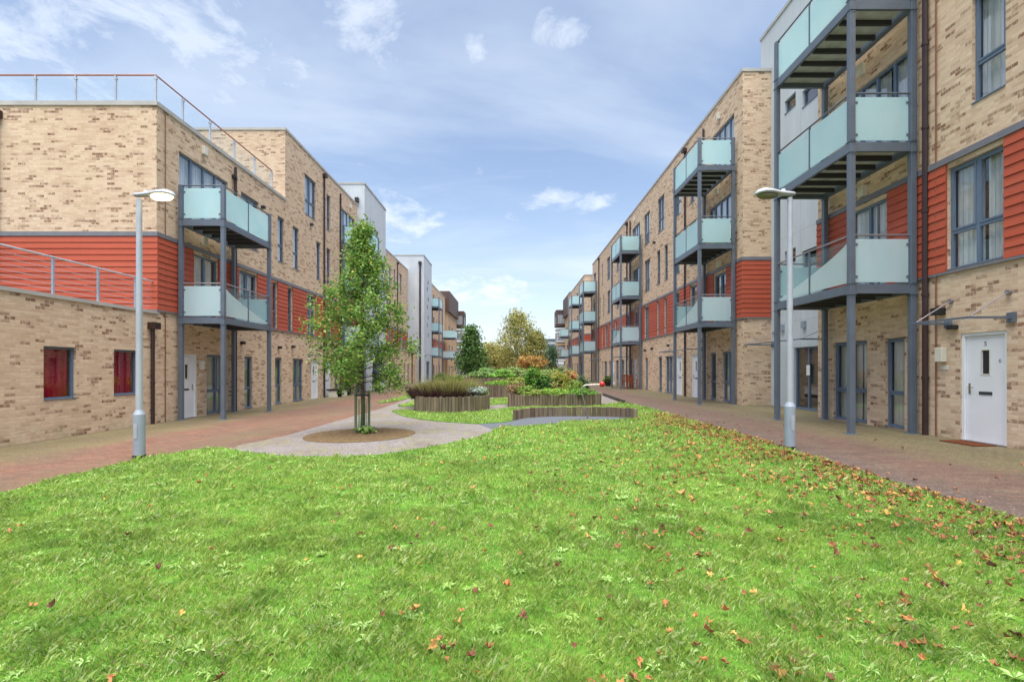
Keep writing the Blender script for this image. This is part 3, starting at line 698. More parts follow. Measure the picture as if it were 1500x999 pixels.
Fb.balconies(61.8, 64.8, detail=False); Fb.balconies(75.0, 78.0, levels=(1, 2), detail=False, posts=False); Fb.finish()
def brown_tower(sg, W, y0, y1, base, label, bayW, zsp=10.6, ztop=13.9):
    t = Block('corner_tower', label, sg, W, y0, y1, zsp, base, 'brick2', depth=8, gzoff=base)
    for fl in range(3): t.window(y0 + 1.5, y0 + 3.0, fl, cols=2, cur='white', near=False); t.window(y0 + 5.5, y0 + 7.0, fl, cols=2, cur='white', near=False)
    t.finish(coping=False)
    m = MB().box(t.X(.35), t.X(-8.2), y0 - .3, y1 + .2, zsp, ztop); m.build('upper_storey', M['brown_clad'], t.r)
    # glazing facing the camera on the top storey
    m = MB().box(t.X(-.9), t.X(-2.6), y0 - .36, y0 - .302, zsp + .8, ztop - .7); w = m.build('window', M['frame'], t.r)
    m = MB().box(t.X(-1.0), t.X(-1.7), y0 - .375, y0 - .362, zsp + .9, ztop - .8).box(t.X(-1.8), t.X(-2.5), y0 - .375, y0 - .362, zsp + .9, ztop - .8); m.build('pane', M['blind'], w)
    m = MB().box(t.X(-2.5), t.X(-4), y0 + 2, y0 + 3.5, ztop, ztop + .8); m.build('roof_plant', M['galv'], t.r)
    # projecting glazed bays farther on
    bay = MB()
    yb = y1 + 1
    for i, (za, zb) in enumerate(((9.3, 12.3), (6.3, 8.9), (3.4, 6.1), (base + .1, 3.0))):
        x0, x1 = sg * bayW, sg * (bayW + 2.6)
        if i == 0: f = MB().box(x0, x1, yb, yb + 4, za, za + .45).box(x0, x1, yb, yb + 4, zb - .7, zb).box(x0, x0 + sg * .25, yb, yb + .2, za + .45, zb - .7).box(x1, x1 - sg * .9, yb, yb + 4, za + .45, zb - .7).box(x0, x0 + sg * .2, yb + 3.8, yb + 4, za + .45, zb - .7).build('bay', M['brown_clad'], t.r)
        else: f = MB().box(x0 + sg * .1, x1, yb, yb + 4, za, za + .35).box(x0 + sg * .1, x1, yb, yb + 4, zb - .3, zb).box(x0 + sg * .1, x0 + sg * .25, yb, yb + .15, za + .35, zb - .3).box(x1 - sg * .8, x1, yb, yb + 4, za + .35, zb - .3).build('bay', M['farwhite' if i % 2 else 'brick2'], t.r)
        MB().box(x0 + sg * .26, x1 - sg * .91, yb + .1, yb + .12, za + .46, zb - .71).box(x0 + sg * .12, x0 + sg * .14, yb + .21, yb + 3.79, za + .46, zb - .71).build('pane', M['blind'], f)
    return t
GT = brown_tower(1, 9.7, 80.0, 90.0, 0.0, 'dark brown topped corner tower at the far end of the right terrace', 8.2)

# ================= left side =================
wing = Block('garage_wing', 'low brick wing on the left with a roof terrace and two red curtained windows', -1, -10.75, 1.0, 14.87, 3.08, LZ, depth=9, gzoff=LZ)
wing.window(11.28, 12.13, z=(.70, 1.95), cols=1, tz=False, cur='red'); wing.window(13.27, 14.15, z=(.70, 1.95), cols=1, tz=False, cur='red')
wing.window(8.2, 9.1, z=(.70, 1.95), cols=1, tz=False, cur='red')
wing.pipe(14.62, z1=2.62); wing.finish(coping_h=.09)
m = MB(); rl = MB()
for k in range(9): m = MB().box(-10.87, -10.82, 14.15 - 1.27 * k - .02, 14.15 - 1.27 * k + .02, 3.17, 4.04).build('terrace_post', M['galvd'], wing.r)
rl.tube([(-10.84, 3.9, 4.06), (-10.84, 14.85, 4.06)], .022, 8)
for z in np.linspace(3.30, 3.92, 6): rl.tube([(-10.85, 3.9, z), (-10.85, 14.85, z)], .006, 5)
rl.build('terrace_rail', M['galv'], wing.r)

L1 = Block('apartment_block', 'nearest three storey brick block on the left, glass railed roof terrace and red boards', -1, -10.75, 14.87, 23.3, 9.38, LZ, depth=12, gzoff=LZ)
L1.door(15.86, 16.76); L1.window(17.3, 18.6, 0, cols=2, cur='green'); L1.window(19.75, 20.35, 0, cur='green'); L1.window(22.3, 22.95, 0, cur='green')
L1.window(16.55, 17.96, 1, cols=2, tz=False, cur='white', name='balcony_door'); L1.window(19.3, 20.7, 1, cols=2, cur='white'); L1.window(22.0, 22.5, 1, cur='white')
L1.window(15.87, 18.6, 2, cols=4, tz=False, cur='white', name='balcony_door'); L1.window(19.5, 20.86, 2, cols=2, cur='white'); L1.window(22.55, 23.2, 2, cur='white')
L1.cladding(14.87, 23.3, skip=[(16.55, 17.96), (19.3, 20.7), (22.0, 22.5)]); L1.end_cladding(11.9)
L1.balconies(15.75, 18.72, levels=(1, 2)); L1.pipe(15.2, r=.014, hopper=False, z1=9.3, mat='cable'); L1.pipe(19.0, hopper=False, z1=9.2)
L1.wallbox(17.1, 9.0); L1.wallbox(17.1, 5.85); L1.wallbox(16.95, 1.55, .17, .3, 'meter_box'); L1.wallbox(16.95, 1.22, .2, .09, 'number_plate', 'cream', .015)
for y, z in ((21.1, 8.35), (19.5, 2.45), (18.9, 8.8), (22.6, 2.4)): L1.wallbox(y, z, .14, .12, 'wall_light', 'black', .16)
L1.finish(coping_h=.13)
# downpipe on the end wall
m = MB().tube([(-15.55, 14.78, 3.3), (-15.55, 14.78, 9.0)], .06, 8).box(-15.7, -15.4, 14.66, 14.86, 8.98, 9.2); m.build('downpipe', M['pipe'], L1.r)
# glass railing round the roof terrace
rp = [(-10.85 - 1.22 * k, 14.97) for k in range(8)] + [(-10.85, y) for y in (16.2, 17.66, 19.2, 20.7, 22.2)]
for x, y in rp: MB().box(x - .025, x + .025, y - .025, y + .025, 9.51, 10.34).box(x - .05, x + .05, y - .03, y + .03, 10.22, 10.27).build('roof_rail_post', M['galv'], L1.r)
MB().tube([(-10.85, 22.2, 10.36), (-10.85, 14.97, 10.36), (-21, 14.97, 10.36)], .028, 8).build('roof_handrail', M['copper'], L1.r)
line = sorted([p for p in rp if abs(p[1] - 14.97) < .01]); 
for a, b in zip(line[:-1], line[1:]): MB().box(a[0] + .04, b[0] - .04, a[1] - .006, a[1] + .006, 9.56, 10.25).build('rail_glass', M['railglass'], L1.r)
ln = [14.97, 16.2, 17.66, 19.2, 20.7, 22.2]
for a, b in zip(ln[:-1], ln[1:]): MB().box(-10.856, -10.844, a + .04, b - .04, 9.56, 10.25).build('rail_glass', M['railglass'], L1.r)

L2 = Block('apartment_block', 'taller four storey brick block behind the young tree on the left', -1, -10.75, 23.3, 34.1, 12.72, LZ, depth=9, gzoff=LZ)
for a, b, c, k in ((24.1, 25.3, 2, 'green'), (29.8, 30.5, 1, 'white'), (31.3, 32.8, 2, 'white')): L2.window(a, b, 0, cols=c, cur=k)
L2.door(26.3, 27.25); L2.door(28.2, 29.1)
for fl, l in ((1, ((23.5, 24.05, 1), (25.7, 26.8, 2), (28.5, 29.15, 1), (31.2, 32.6, 2))), (2, ((24.1, 24.8, 1), (27.0, 27.6, 1), (28.5, 29.1, 1), (31.2, 33.2, 3))), (3, ((25.5, 26.95, 2), (28.5, 29.1, 1), (30.9, 33.6, 4)))):
    for a, b, c in l: L2.window(a, b, fl, cols=c, cur='white', tz=c < 3, name='window' if c < 3 else 'balcony_door')
L2.cladding(23.3, 34.1, skip=[(23.5, 24.05), (25.7, 26.8), (28.5, 29.15), (31.2, 32.6)])
L2.balconies(30.9, 33.95); L2.canopy(26.0, 29.4); L2.pipe(28.0); L2.pipe(30.65, hopper=False)
L2.wallbox(25.9, 1.9, .14, .2, 'wall_light', 'cream'); L2.wallbox(32.6, 12.2)
for y, z in ((26.2, 9.1), (24.0, 2.5), (27.4, 2.6), (30.0, 2.5)): L2.wallbox(y, z, .14, .12, 'wall_light', 'black', .16)
L2.finish()
LT = Block('stair_tower', 'pale stair tower rising behind the young tree on the left', -1, -10.38, 34.6, 40.4, 14.4, LZ, 'render', depth=7)
for z in (6.2, 8.0, 9.6, 11.3): LT.window(37.0, 38.2, z=(z, z + .7), tz=False, cur=None, near=False)
LT.window(36.6, 38.2, z=(LZ + .05, 2.0), cols=2, tz=False, cur=None, near=False, name='entrance_door')
LT.finish()
m = MB().tube([(-10.9, 34.45, 13.2), (-11.25, 34.45, 12.75)], .07, 8).box(-11.0, -10.75, 34.34, 34.58, 13.1, 13.4); m.build('downpipe', M['pipe'], LT.r)
L3 = Block('apartment_block', 'brick block set back between the two pale towers on the left', -1, -12.0, 40.4, 56.4, 12.72, LZ, depth=8, gzoff=LZ)
for fl in (1, 2, 3):
    for a, b in ((41.5, 42.8), (44.2, 44.9), (47.6, 48.8), (50.0, 50.6), (52.2, 53.5)): L3.window(a, b, fl, cur='white', near=False)
L3.cladding(40.4, 56.4, skip=[(41.5, 42.8), (44.2, 44.9), (47.6, 48.8), (50.0, 50.6), (52.2, 53.5)]); L3.pipe(51.3); L3.pipe(45.5)
L3.finish()
ext = Block('ground_floor_extension', 'low brick ground floor range with railed roof terrace in front of the set back block', -1, -10.75, 40.42, 55.7, 3.2, LZ, depth=1.2, gzoff=LZ)
for a, b in ((41.2, 42.0), (43.9, 45.3), (46.6, 47.2), (48.9, 49.5), (50.6, 51.4), (53.9, 54.4)): ext.window(a, b, 0, cur='white', near=False)
ext.pipe(52.6, z1=2.9); ext.pipe(42.9, z1=2.9); ext.finish()
m = MB().tube([(-10.85, 48.5, 4.25), (-10.85, 55.6, 4.25)], .03, 6)
for y in np.arange(48.5, 55.7, 1.18): m.box(-10.88, -10.82, y - .03, y + .03, 3.3, 4.25)
m.build('terrace_rail', M['rail'], ext.r); MB().box(-10.856, -10.844, 48.6, 55.5, 3.4, 4.2).build('rail_glass', M['railglass'], ext.r)
LU = Block('stair_tower', 'second pale stair tower on the left, with a column of small windows', -1, -10.13, 56.5, 62.0, 14.4, LZ, 'render', depth=7)
for z, y in ((11.5, 59.6), (10.65, 59.0), (9.5, 59.6), (8.5, 59.0), (7.3, 59.6), (6.35, 59.0), (5.2, 59.6)): LU.window(y - .45, y + .25, z=(z, z + .5), tz=False, cur=None, near=False, sill=False)
LU.window(58.2, 60.4, z=(.1, 2.3), cols=2, tz=False, cur=None, near=False, name='entrance_door')
LU.canopy(57.6, 61.0, 3.0)
m = MB().tube([(-10.55, 56.4, LZ), (-10.55, 56.4, 13.4)], .10, 8).box(-10.72, -10.38, 56.2, 56.5, 13.4, 13.7); m.build('downpipe', M['pipe'], LU.r); LU.finish()
L4 = Block('apartment_block', 'far brick block on the left after the second pale tower, with stacked balconies', -1, -10.75, 62.0, 79.0, 12.72, LZ, depth=8, gzoff=LZ)
for fl in range(4):
    for a, b in ((67.0, 68.2), (70.0, 70.8), (72.5, 73.6)): L4.window(a, b, fl, cur='white', near=False)
    L4.window(63.2, 65.0, fl, cols=3, cur='white', near=False, tz=False)
L4.cladding(62.0, 79.0, skip=[(63.2, 65.0), (67.0, 68.2), (70.0, 70.8), (72.5, 73.6)])
L4.balconies(62.3, 65.3, detail=False); L4.balconies(75.0, 78.0, levels=(1, 2), detail=False, posts=False, out=2.0); L4.finish()
GL = brown_tower(-1, -10.4, 79.3, 92.0, LZ, 'dark brown topped corner tower at the far end of the left terrace', 9.1)

# ------------------------------------------------------------------ distant buildings
fb = empty('office_building', (30, 150, 0), 'distant blue banded office building beyond the trees, right of the birch', 'building')
MB().box(6, 40, 150, 165, -.3, 9.9).build('wall', M['farwhite'], fb)
for z in (1.2, 4.4, 7.4): 
    w = MB().box(5.9, 40.1, 149.9, 150, z, z + 1.5).build('window_band', M['fardark'], fb)
    MB().box(6.2, 39.8, 149.8, 149.88, z + .3, z + 1.2).build('pane', M['glass'], w)
MB().box(5.6, 40.4, 149.6, 165.2, 9.9, 10.5).build('roof', M['fardark'], fb)
fh = empty('far_house', (-5, 170, 0), 'small far pale building half hidden by trees left of the birch', 'building')
MB().box(-11, 2, 170, 180, -.3, 6.6).build('wall', M['farwhite'], fh)
MB().box(-11.3, 2.3, 169.7, 180, 6.6, 7.6).build('roof', M['render'], fh)
for x in (-9.5, -6.8, -4.0, -1.3): MB().box(x, x + 1.3, 169.85, 169.99, 3.6, 5.2).build('window', M['fardark'], fh)

# ------------------------------------------------------------------ street lamps
def lamp(x, y, h, sg, lit, label):
    z0 = gz(x); r = empty('street_lamp', (x, y, z0), label, 'street lamp', 'street lamps on the lawn edges')
    MB().tube([(x, y, z0), (x, y, z0 + .04), (x, y, z0 + .78), (x, y, z0 + .86)], [.10, .095, .095, .058], 20).build('pole_base', M['galvd'], r, smooth='keep')
    MB().tube([(x, y, z0 - .02), (x, y, z0 + .05)], .104, 20).build('ground_collar', M['black'], r, smooth='keep')
    MB().box(x - .03, x + .03, y - .1, y - .094, z0 + .35, z0 + .62).build('access_door', M['galv'], r)
    MB().tube([(x, y, z0 + .84), (x, y, z0 + h - .06)], [.057, .045], 16).build('pole', M['galv'], r, smooth='keep')
    m = MB(); n = 16; sec = []
    for t, w, th, tp in ((-.09, .05, .03, 0), (-.06, .065, .05, 0), (.05, .07, .055, .005), (.2, .085, .06, .015), (.36, .125, .075, .03), (.5, .13, .08, .035), (.60, .095, .06, .02), (.645, .04, .025, 0)):
        sec.append([(x + sg * t, y + w * math.cos(a), z0 + h + tp + (th * math.sin(a) if math.sin(a) > 0 else th * .42 * math.sin(a))) for a in [2 * math.pi * k / n for k in range(n)]])
    i0 = len(m.v)
    for s_ in sec: m.v += s_
    for k in range(len(sec) - 1):
        for j in range(n): m.f.append((k * n + j, k * n + (j + 1) % n, (k + 1) * n + (j + 1) % n, (k + 1) * n + j))
    m.f.append(tuple(reversed(range(n)))); m.f.append(tuple((len(sec) - 1) * n + j for j in range(n)))
    head = m.build('lamp_head', M['galv'], r, smooth=True)
    m = MB(); n = 18; rings = []
    for q, dz in ((1, -.012), (.93, -.045), (.7, -.072), (.35, -.085), (.05, -.088)):
        rings.append([(x + sg * (.41 + .2 * q * math.cos(a)), y + .105 * q * math.sin(a), z0 + h + dz + .004) for a in [2 * math.pi * k / n for k in range(n)]])
    for s_ in rings: m.v += s_
    for k in range(len(rings) - 1):
        for j in range(n): m.f.append((k * n + j, k * n + (j + 1) % n, (k + 1) * n + (j + 1) % n, (k + 1) * n + j))
    m.f.append(tuple((len(rings) - 1) * n + j for j in range(n)))
    m.build('lens', M['lens_on' if lit else 'lens_off'], head, smooth=True)
    MB().tube([(x + sg * .12, y, z0 + h + .05), (x + sg * .12, y, z0 + h + .10)], .035, 12).build('photocell', M['white'], head)
lamp(*G(204, 670), 4.72, 1, True, 'grey street lamp with its light on, beside the left path')
lamp(*G(1157, 657), 4.68, -1, False, 'unlit grey street lamp beside the right path in front of the near balconies')

# ------------------------------------------------------------------ palisade planters
def palisade(name, label, cat, line, h, group=None, closed=True, w=.11, soil=True, hv=.02):
    c = Vector((sum(p[0] for p in line) / len(line), sum(p[1] for p in line) / len(line)))
    r = empty(name, (c.x, c.y, gz(c.x)), label, cat, group)
    P = [Vector(p) for p in line] + ([Vector(line[0])] if closed else [])
    V = []; Cc = []; L = 0
    seg = [(P[i], P[i + 1]) for i in range(len(P) - 1)]; tot = sum((b - a).length for a, b in seg); n = int(tot / w)
    pos = []
    for k in range(n):
        d = (k + .5) * tot / n
        for a, b in seg:
            l = (b - a).length
            if d <= l: pos.append((a.lerp(b, d / l), (b - a).normalized())); break
            d -= l
    for p, t in pos:
        nn = Vector((-t.y, t.x)); hw = w * .47; th = .045; z0 = gz(p.x) - .05; z1 = gz(p.x) + h + rng.uniform(-hv, hv)
        off = nn * rng.uniform(-.008, .008); q = [p + off + t * a * hw + nn * b * th for a, b in ((-1, -.7), (-.75, -1), (.75, -1), (1, -.7), (1, .7), (.75, 1), (-.75, 1), (-1, .7))]
        g = rng.uniform(.62, 1.2); col = (g * rng.uniform(.98, 1.06), g, g * rng.uniform(.9, 1.0))
        for i in range(8):
            a, b = q[i], q[(i + 1) % 8]; V.append([(a.x, a.y, z0), (b.x, b.y, z0), (b.x, b.y, z1), (a.x, a.y, z1)]); Cc.append(col)
        for u in ((0, 1, 2, 3), (0, 3, 4, 7), (4, 5, 6, 7)): V.append([(q[i].x, q[i].y, z1) for i in u]); Cc.append(col)
    npmesh('timber_wall', np.array(V), None, M['timber'], r, np.array(Cc), 4)
    if soil: MB().prism([tuple(Vector(p).lerp(c, .02)) for p in line], lambda x, y: gz(x), lambda x, y: gz(x) + h - .07).build('soil', M['soil'], r)
    return r
gp = 'raised timber planters in the garden'
PL1 = smooth([(-3.3, 17.6), (-2.6, 17.2), (-1.9, 17.15), (-1.22, 17.6), (-.92, 18.5), (-1.05, 19.7), (-1.9, 20.6), (-3.0, 20.6), (-3.6, 19.6), (-3.6, 18.4)], 4)
palisade('timber_planter', 'curved timber planter holding purple brown grasses and silver foliage', 'planter', PL1, .56, gp)
PL2 = [(-.12, 19.7), (1.2, 19.55), (2.4, 19.5), (3.5, 19.55), (3.62, 20.2), (3.6, 22.6), (2, 23.0), (.6, 22.4), (-.1, 20.9)]
palisade('timber_planter', 'straight fronted timber planter packed with shrubs behind the bent steel pole', 'planter', PL2, .49, gp)
PL3 = [(-1.3, 26.3), (0, 26.2), (1.6, 26.2), (1.8, 28.5), (.5, 29.4), (-1.0, 29)]
palisade('timber_planter', 'weathered timber planter in the middle distance between the two front planters', 'planter', PL3, .66, gp)
PL4 = [(-4.1, 42), (-1.5, 41.8), (1.7, 42), (2.6, 44), (1, 47), (-2, 47.5), (-4.4, 45.5)]
palisade('timber_planter', 'farthest long timber planter filled with green leafy plants', 'planter', PL4, .74, gp)
palisade('retaining_wall', 'low curved timber retaining wall round the dark play surface', 'wall', ARC, .30, closed=False, w=.15, soil=False, hv=.012)
# timber edging beside the right path
e0, e1 = G(883, 579.5), G(913, 591)
r = empty('timber_edging', ((e0[0] + e1[0]) / 2, (e0[1] + e1[1]) / 2, 0), 'dark timber edging between the gravel path and the right path', 'edging')
m = MB()
for i in range(4):
    a, b = Vector(e0).lerp(Vector(e1), i / 4), Vector(e0).lerp(Vector(e1), (i + .98) / 4); z = gz(a.x)
    m.face([(a.x, a.y, z), (b.x, b.y, z), (b.x, b.y, z + .14), (a.x, a.y, z + .14)]); m.face([(a.x + .1, a.y, z), (b.x + .1, b.y, z), (b.x + .1, b.y, z + .14), (a.x + .1, a.y, z + .14)]); m.face([(a.x, a.y, z + .14), (b.x, b.y, z + .14), (b.x + .1, b.y, z + .14), (a.x + .1, a.y, z + .14)])
    m.face([(a.x, a.y, z), (a.x + .1, a.y, z), (a.x + .1, a.y, z + .14), (a.x, a.y, z + .14)]); m.face([(b.x, b.y, z), (b.x + .1, b.y, z), (b.x + .1, b.y, z + .14), (b.x, b.y, z + .14)])
m.build('board', simple("dark_wet_timber", '4a4036', .9), r)

# ------------------------------------------------------------------ foliage kit
def leaves(C, size, cols, flat=.3, jitter=.25, elong=1.6):
    """C (N,3) centres -> quads"""
    N = len(C); a = nr.normal(size=(N, 3)); a[:, 2] *= .7; a /= np.linalg.norm(a, axis=1)[:, None]
    b = nr.normal(size=(N, 3)); b -= a * (a * b).sum(1)[:, None]; b /= np.linalg.norm(b, axis=1)[:, None]
    s = size * nr.uniform(.6, 1.3, (N, 1)); a = a * s * elong * .5; b = b * s * .5
    V = np.stack([C - a, C + b - a * .1, C + a, C - b - a * .1], 1)
    cols = np.array(cols); i = nr.integers(0, len(cols), N); g = nr.uniform(1 - jitter, 1 + jitter, (N, 1))
    return V, cols[i] * g
def hexs(*h): return [lin(x)[:3] for x in h]
def clumps(ctr, rad, n, per, shell=.5, zs=1.0, sub=.33):
    """leaf centres gathered in sub-clumps through an ellipsoid"""
    out = []
    ctr = np.array(ctr); rad = np.array(rad)
    for k in range(n):
        d = nr.normal(size=3); d /= np.linalg.norm(d); q = nr.uniform(shell, 1) ** .6
        c = ctr + d * rad * q * nr.uniform(.85, 1.08)
        out.append(c + nr.normal(size=(per, 3)) * rad * sub * nr.uniform(.5, 1.1) * np.array([.5, .5, .42]))
    return np.concatenate(out)
def shrub(name, label, x, y, r, h, cols, n=40, per=60, size=.07, base=None, cat='shrub', group=None, stem=True):
    z0 = gz(x) if base is None else base
    ro = empty(name, (x, y, z0), label, cat, group)
    C = clumps((x, y, z0 + h * .52), (r, r, h * .5), n, per); C = C[C[:, 2] > z0 + .02]
    V, c = leaves(C, size, cols); npmesh('foliage', V, None, M['leaf'], ro, c, 4)
    if stem:
        m = MB()
        for k in range(5):
            a = k * 1.3; m.tube([(x, y, z0 - .05), (x + r * .3 * math.cos(a), y + r * .3 * math.sin(a), z0 + h * .4), (x + r * .6 * math.cos(a + .3), y + r * .6 * math.sin(a + .3), z0 + h * .75)], [.02, .012, .006], 5)
        m.build('stem', M['bark'], ro)
    return ro

# --- the young tree in the mulch circle
tx, ty = G(531, 634); tz0 = gz(tx)
mp = G(528, 637)
POLY = [(mp[0] + 1.27 * math.cos(a) * (1 + .01 * math.sin(5 * a)), mp[1] + 1.27 * math.sin(a)) for a in [2 * math.pi * k / 48 for k in range(48)]]
MB().prism(POLY, lambda x, y: gz(x) - .05, lambda x, y: gz(x) + .014).build('tree_pit', M['mulch'], kind='structure')
tree = empty('young_tree', (tx, ty, tz0), 'slender young tree with light green leaves in the bark mulch circle', 'tree')
tr = MB(); br = MB()
tp = [(tx, ty, tz0 - .05), (tx + .02, ty, tz0 + .6), (tx - .01, ty, tz0 + 1.4), (tx + .03, ty, tz0 + 2.4), (tx, ty, tz0 + 3.4), (tx + .03, ty, tz0 + 4.4), (tx + .02, ty, tz0 + 4.9)]
tr.tube(tp, [.062, .052, .046, .036, .026, .014, .006], 10); tr.build('trunk', M['bark'], tree, smooth=True)
prof = [(.7, .40), (1.1, .95), (1.7, 1.22), (2.3, 1.34), (2.8, 1.22), (3.3, .92), (3.9, .60), (4.5, .30), (5.0, .06)]
def pr(z): return float(np.interp(z, [p[0] for p in prof], [p[1] for p in prof]))
tips = []
for k in range(64):
    zr = 1.0 + 3.85 * (k / 63) ** .95; a = k * 2.399 + rng.uniform(-.3, .3)
    zend = min(5.0, zr + rng.uniform(.15, .55)); L = pr(zend) * rng.uniform(.72, 1.05)
    if math.cos(a) < -.6 and 2.0 < zr < 2.8: L *= 1.12
    b0 = Vector((tx, ty, tz0 + zr)); b2 = Vector((tx + math.cos(a) * L, ty + math.sin(a) * L, tz0 + zend)); b1 = b0.lerp(b2, .5) + Vector((0, 0, -.05))
    if L > .12: br.tube([b0, b1, b2], [.014, .009, .004], 5)
    tips += [(b0.lerp(b2, t) + Vector((0, 0, -.05 * (1 - t))), .10 + .10 * t) for t in (.45, .62, .78, .9, 1.0)]
    for q in range(3):
        t = rng.uniform(.4, .9); s0 = b0.lerp(b2, t); s1 = s0 + Vector((rng.uniform(-.3, .3), rng.uniform(-.3, .3), rng.uniform(-.12, .25))) * (.5 + L * .5)
        br.tube([s0, s1], [.006, .003], 4); tips += [(s1, .12), (s0.lerp(s1, .6), .1)]
br.build('branches', M['bark'], tree, smooth=True)
Cs = []
for p, s_ in tips:
    if rng.random() < .24: continue
    hh = (p[2] - tz0) / 5.0; n = int(rng.uniform(26, 60) * (1.15 - .55 * hh)); c = nr.normal(size=(n, 3)) * s_ * .68 + np.array(p); Cs.append(c)
Cs = np.concatenate(Cs); keep = (Cs[:, 2] > tz0 + .78); Cs = Cs[keep]
V, c = leaves(Cs, .047, hexs('749a44', '82a650', '92b05a', '668c3e', '527834', 'a0b25c', '5e863a'), jitter=.3)
w = (Cs[:, 0] < tx - .55) & (nr.random(len(Cs)) < .05); c[w] = np.array(lin('b98a4a')[:3]) * nr.uniform(.8, 1.1, (w.sum(), 1))
w = (nr.random(len(Cs)) < .03); c[w] = np.array(lin('c2b45a')[:3])
npmesh('crown', V, None, M['leaf'], tree, c, 4)
# stakes, tie and green mesh guard
for dx, dy in ((-.16, -.02), (.15, .03)): MB().tube([(tx + dx, ty + dy, tz0 - .05), (tx + dx, ty + dy, tz0 + 1.02)], .033, 8).build('stake', simple("green_stained_stake", '6e7a5c', .9), tree)
MB().box(tx - .18, tx + .17, ty - .05, ty - .042, tz0 + .90, tz0 + .95).build('tie', M['black'], tree)
m = MB()
for k in range(9): m.tube([(tx + .10 * math.cos(k * .7), ty + .1 * math.sin(k * .7), tz0), (tx + .10 * math.cos(k * .7), ty + .1 * math.sin(k * .7), tz0 + .82)], .005, 4)
for z in np.arange(.05, .85, .07): m.tube([(tx + .10 * math.cos(a), ty + .1 * math.sin(a), tz0 + z) for a in np.linspace(0, 2 * math.pi, 13)], .004, 4, False)
m.build('trunk_guard', simple("green_mesh", '4c8a52', .6), tree)
shrub('weed_clump', 'pale green weeds round the foot of the young tree', tx + .12, ty - .12, .24, .16, hexs('9ab86a', '7ea055', 'b4c47e'), 14, 30, .06, stem=False, cat='plant')

# --- generic larger tree
def big_tree(name, label, x, y, h, rx, trunk_h, cols, nc=120, per=60, size=.2, shape='cone', tw=.14, group=None, sub=.22, gaps=.0):
    z0 = gz(x); r = empty(name, (x, y, z0), label, 'tree', group)
    m = MB().tube([(x, y, z0 - .1), (x + .05, y, z0 + trunk_h), (x, y, z0 + h * .6), (x + .05, y, z0 + h * .96)], [tw, tw * .8, tw * .4, tw * .1], 8)
    m.build('trunk', M['bark'], r, smooth=True); b = MB(); out = []
    for k in range(nc):
        t = (k + .5) / nc; z = trunk_h + (h - trunk_h) * t
        if shape == 'cone': R_ = rx * (math.sin(min(1, t * 2.6 + .35) * math.pi / 2)) * (1 - max(0, t - .25) / .78) ** .75
        elif shape == 'round': R_ = rx * math.sqrt(max(.02, 1 - (2 * t - 1) ** 2))
        else: R_ = rx * (math.sin((.12 + .86 * t ** .8) * math.pi)) ** .7
        a = k * 2.399; q = math.sqrt(nr.uniform(.12, 1)); p = np.array([x + R_ * q * math.cos(a), y + R_ * q * math.sin(a), z0 + z])
        if k % 2 == 0: b.tube([(x, y, z0 + max(trunk_h * .8, z * .82)), tuple(p)], [tw * .22, tw * .05], 4)
        if nr.random() < gaps: continue
        out.append(p + nr.normal(size=(per, 3)) * rx * sub * np.array([1, 1, .75]))
    b.build('branches', M['bark'], r)
    C = np.concatenate(out); V, c = leaves(C, size, cols, jitter=.28); npmesh('crown', V, None, M['leaf'], r, c, 4); return r
big_tree('small_tree', 'dense dark green conical tree in front of the far left buildings', -4.55, 55, 6.1, 1.65, 1.0, hexs('4a6c38', '587c3a', '3c5c32', '6f9048'), 120, 46, .17)
big_tree('birch_tree', 'tall thin yellow green birch at the middle of the far end', 1.0, 90, 11.6, 3.6, .9, hexs('a0a25c', 'b4ac66', '8c9452', 'c0b46e', '7e884c'), 190, 52, .22, 'egg', .16, None, .20, .1)
big_tree('birch_tree', 'shorter olive birch overlapping the right flank of the tall one', 4.6, 93, 8.3, 2.4, .8, hexs('8a8c48', '9a944c', '768040'), 110, 50, .22, 'egg', .12, None, .24, .1)
big_tree('autumn_tree', 'low yellowing tree left of the tall birch', -4.4, 100, 6.4, 2.4, .6, hexs('a89f5c', 'b3a865', '8f9454'), 90, 50, .24, 'round', .12, None, .26)
big_tree('autumn_tree', 'olive yellow tree just behind the dark conical tree', -2.0, 104, 5.6, 2.3, .6, hexs('9a9a58', 'a59f5c', '87904e'), 80, 45, .24, 'round', .12, None, .26)
big_tree('round_tree', 'small grey green oval tree beside the far right buildings', 5.95, 75, 4.7, .95, .9, hexs('5f7a5c', '6f8a66', '4d6a4e'), 70, 45, .15, 'round', .08, None, .26)
shrub('autumn_shrub', 'spreading bright orange shrub below the birch', 2.7, 68, 2.1, 3.3, hexs('bf8650', 'c4935a', 'b07a48', 'a39a54', '8c9450'), 70, 60, .18)
shrub('dark_shrub', 'dark olive bush at the right foot of the orange shrub', 5.0, 66, 1.3, 1.9, hexs('56603a', '6a6a40'), 40, 50, .16)
# far wood closing the view
C = []
for k in range(420):
    x = nr.uniform(-90, 90); y = nr.uniform(185, 230); C.append(np.array([x, y, nr.uniform(0, 6.0 + 2 * math.sin(x * .2))]) + nr.normal(size=(26, 3)) * np.array([2.2, 2.2, 1.3]))
V, c = leaves(np.concatenate(C), 1.0, hexs('6d7c52', '7b8658', '5f7048', '8c8c5c')); npmesh('distant_woodland', V, None, M['leaf'], None, c, 4, label='far belt of trees closing the street behind the garden', cat='woodland', kind='stuff')

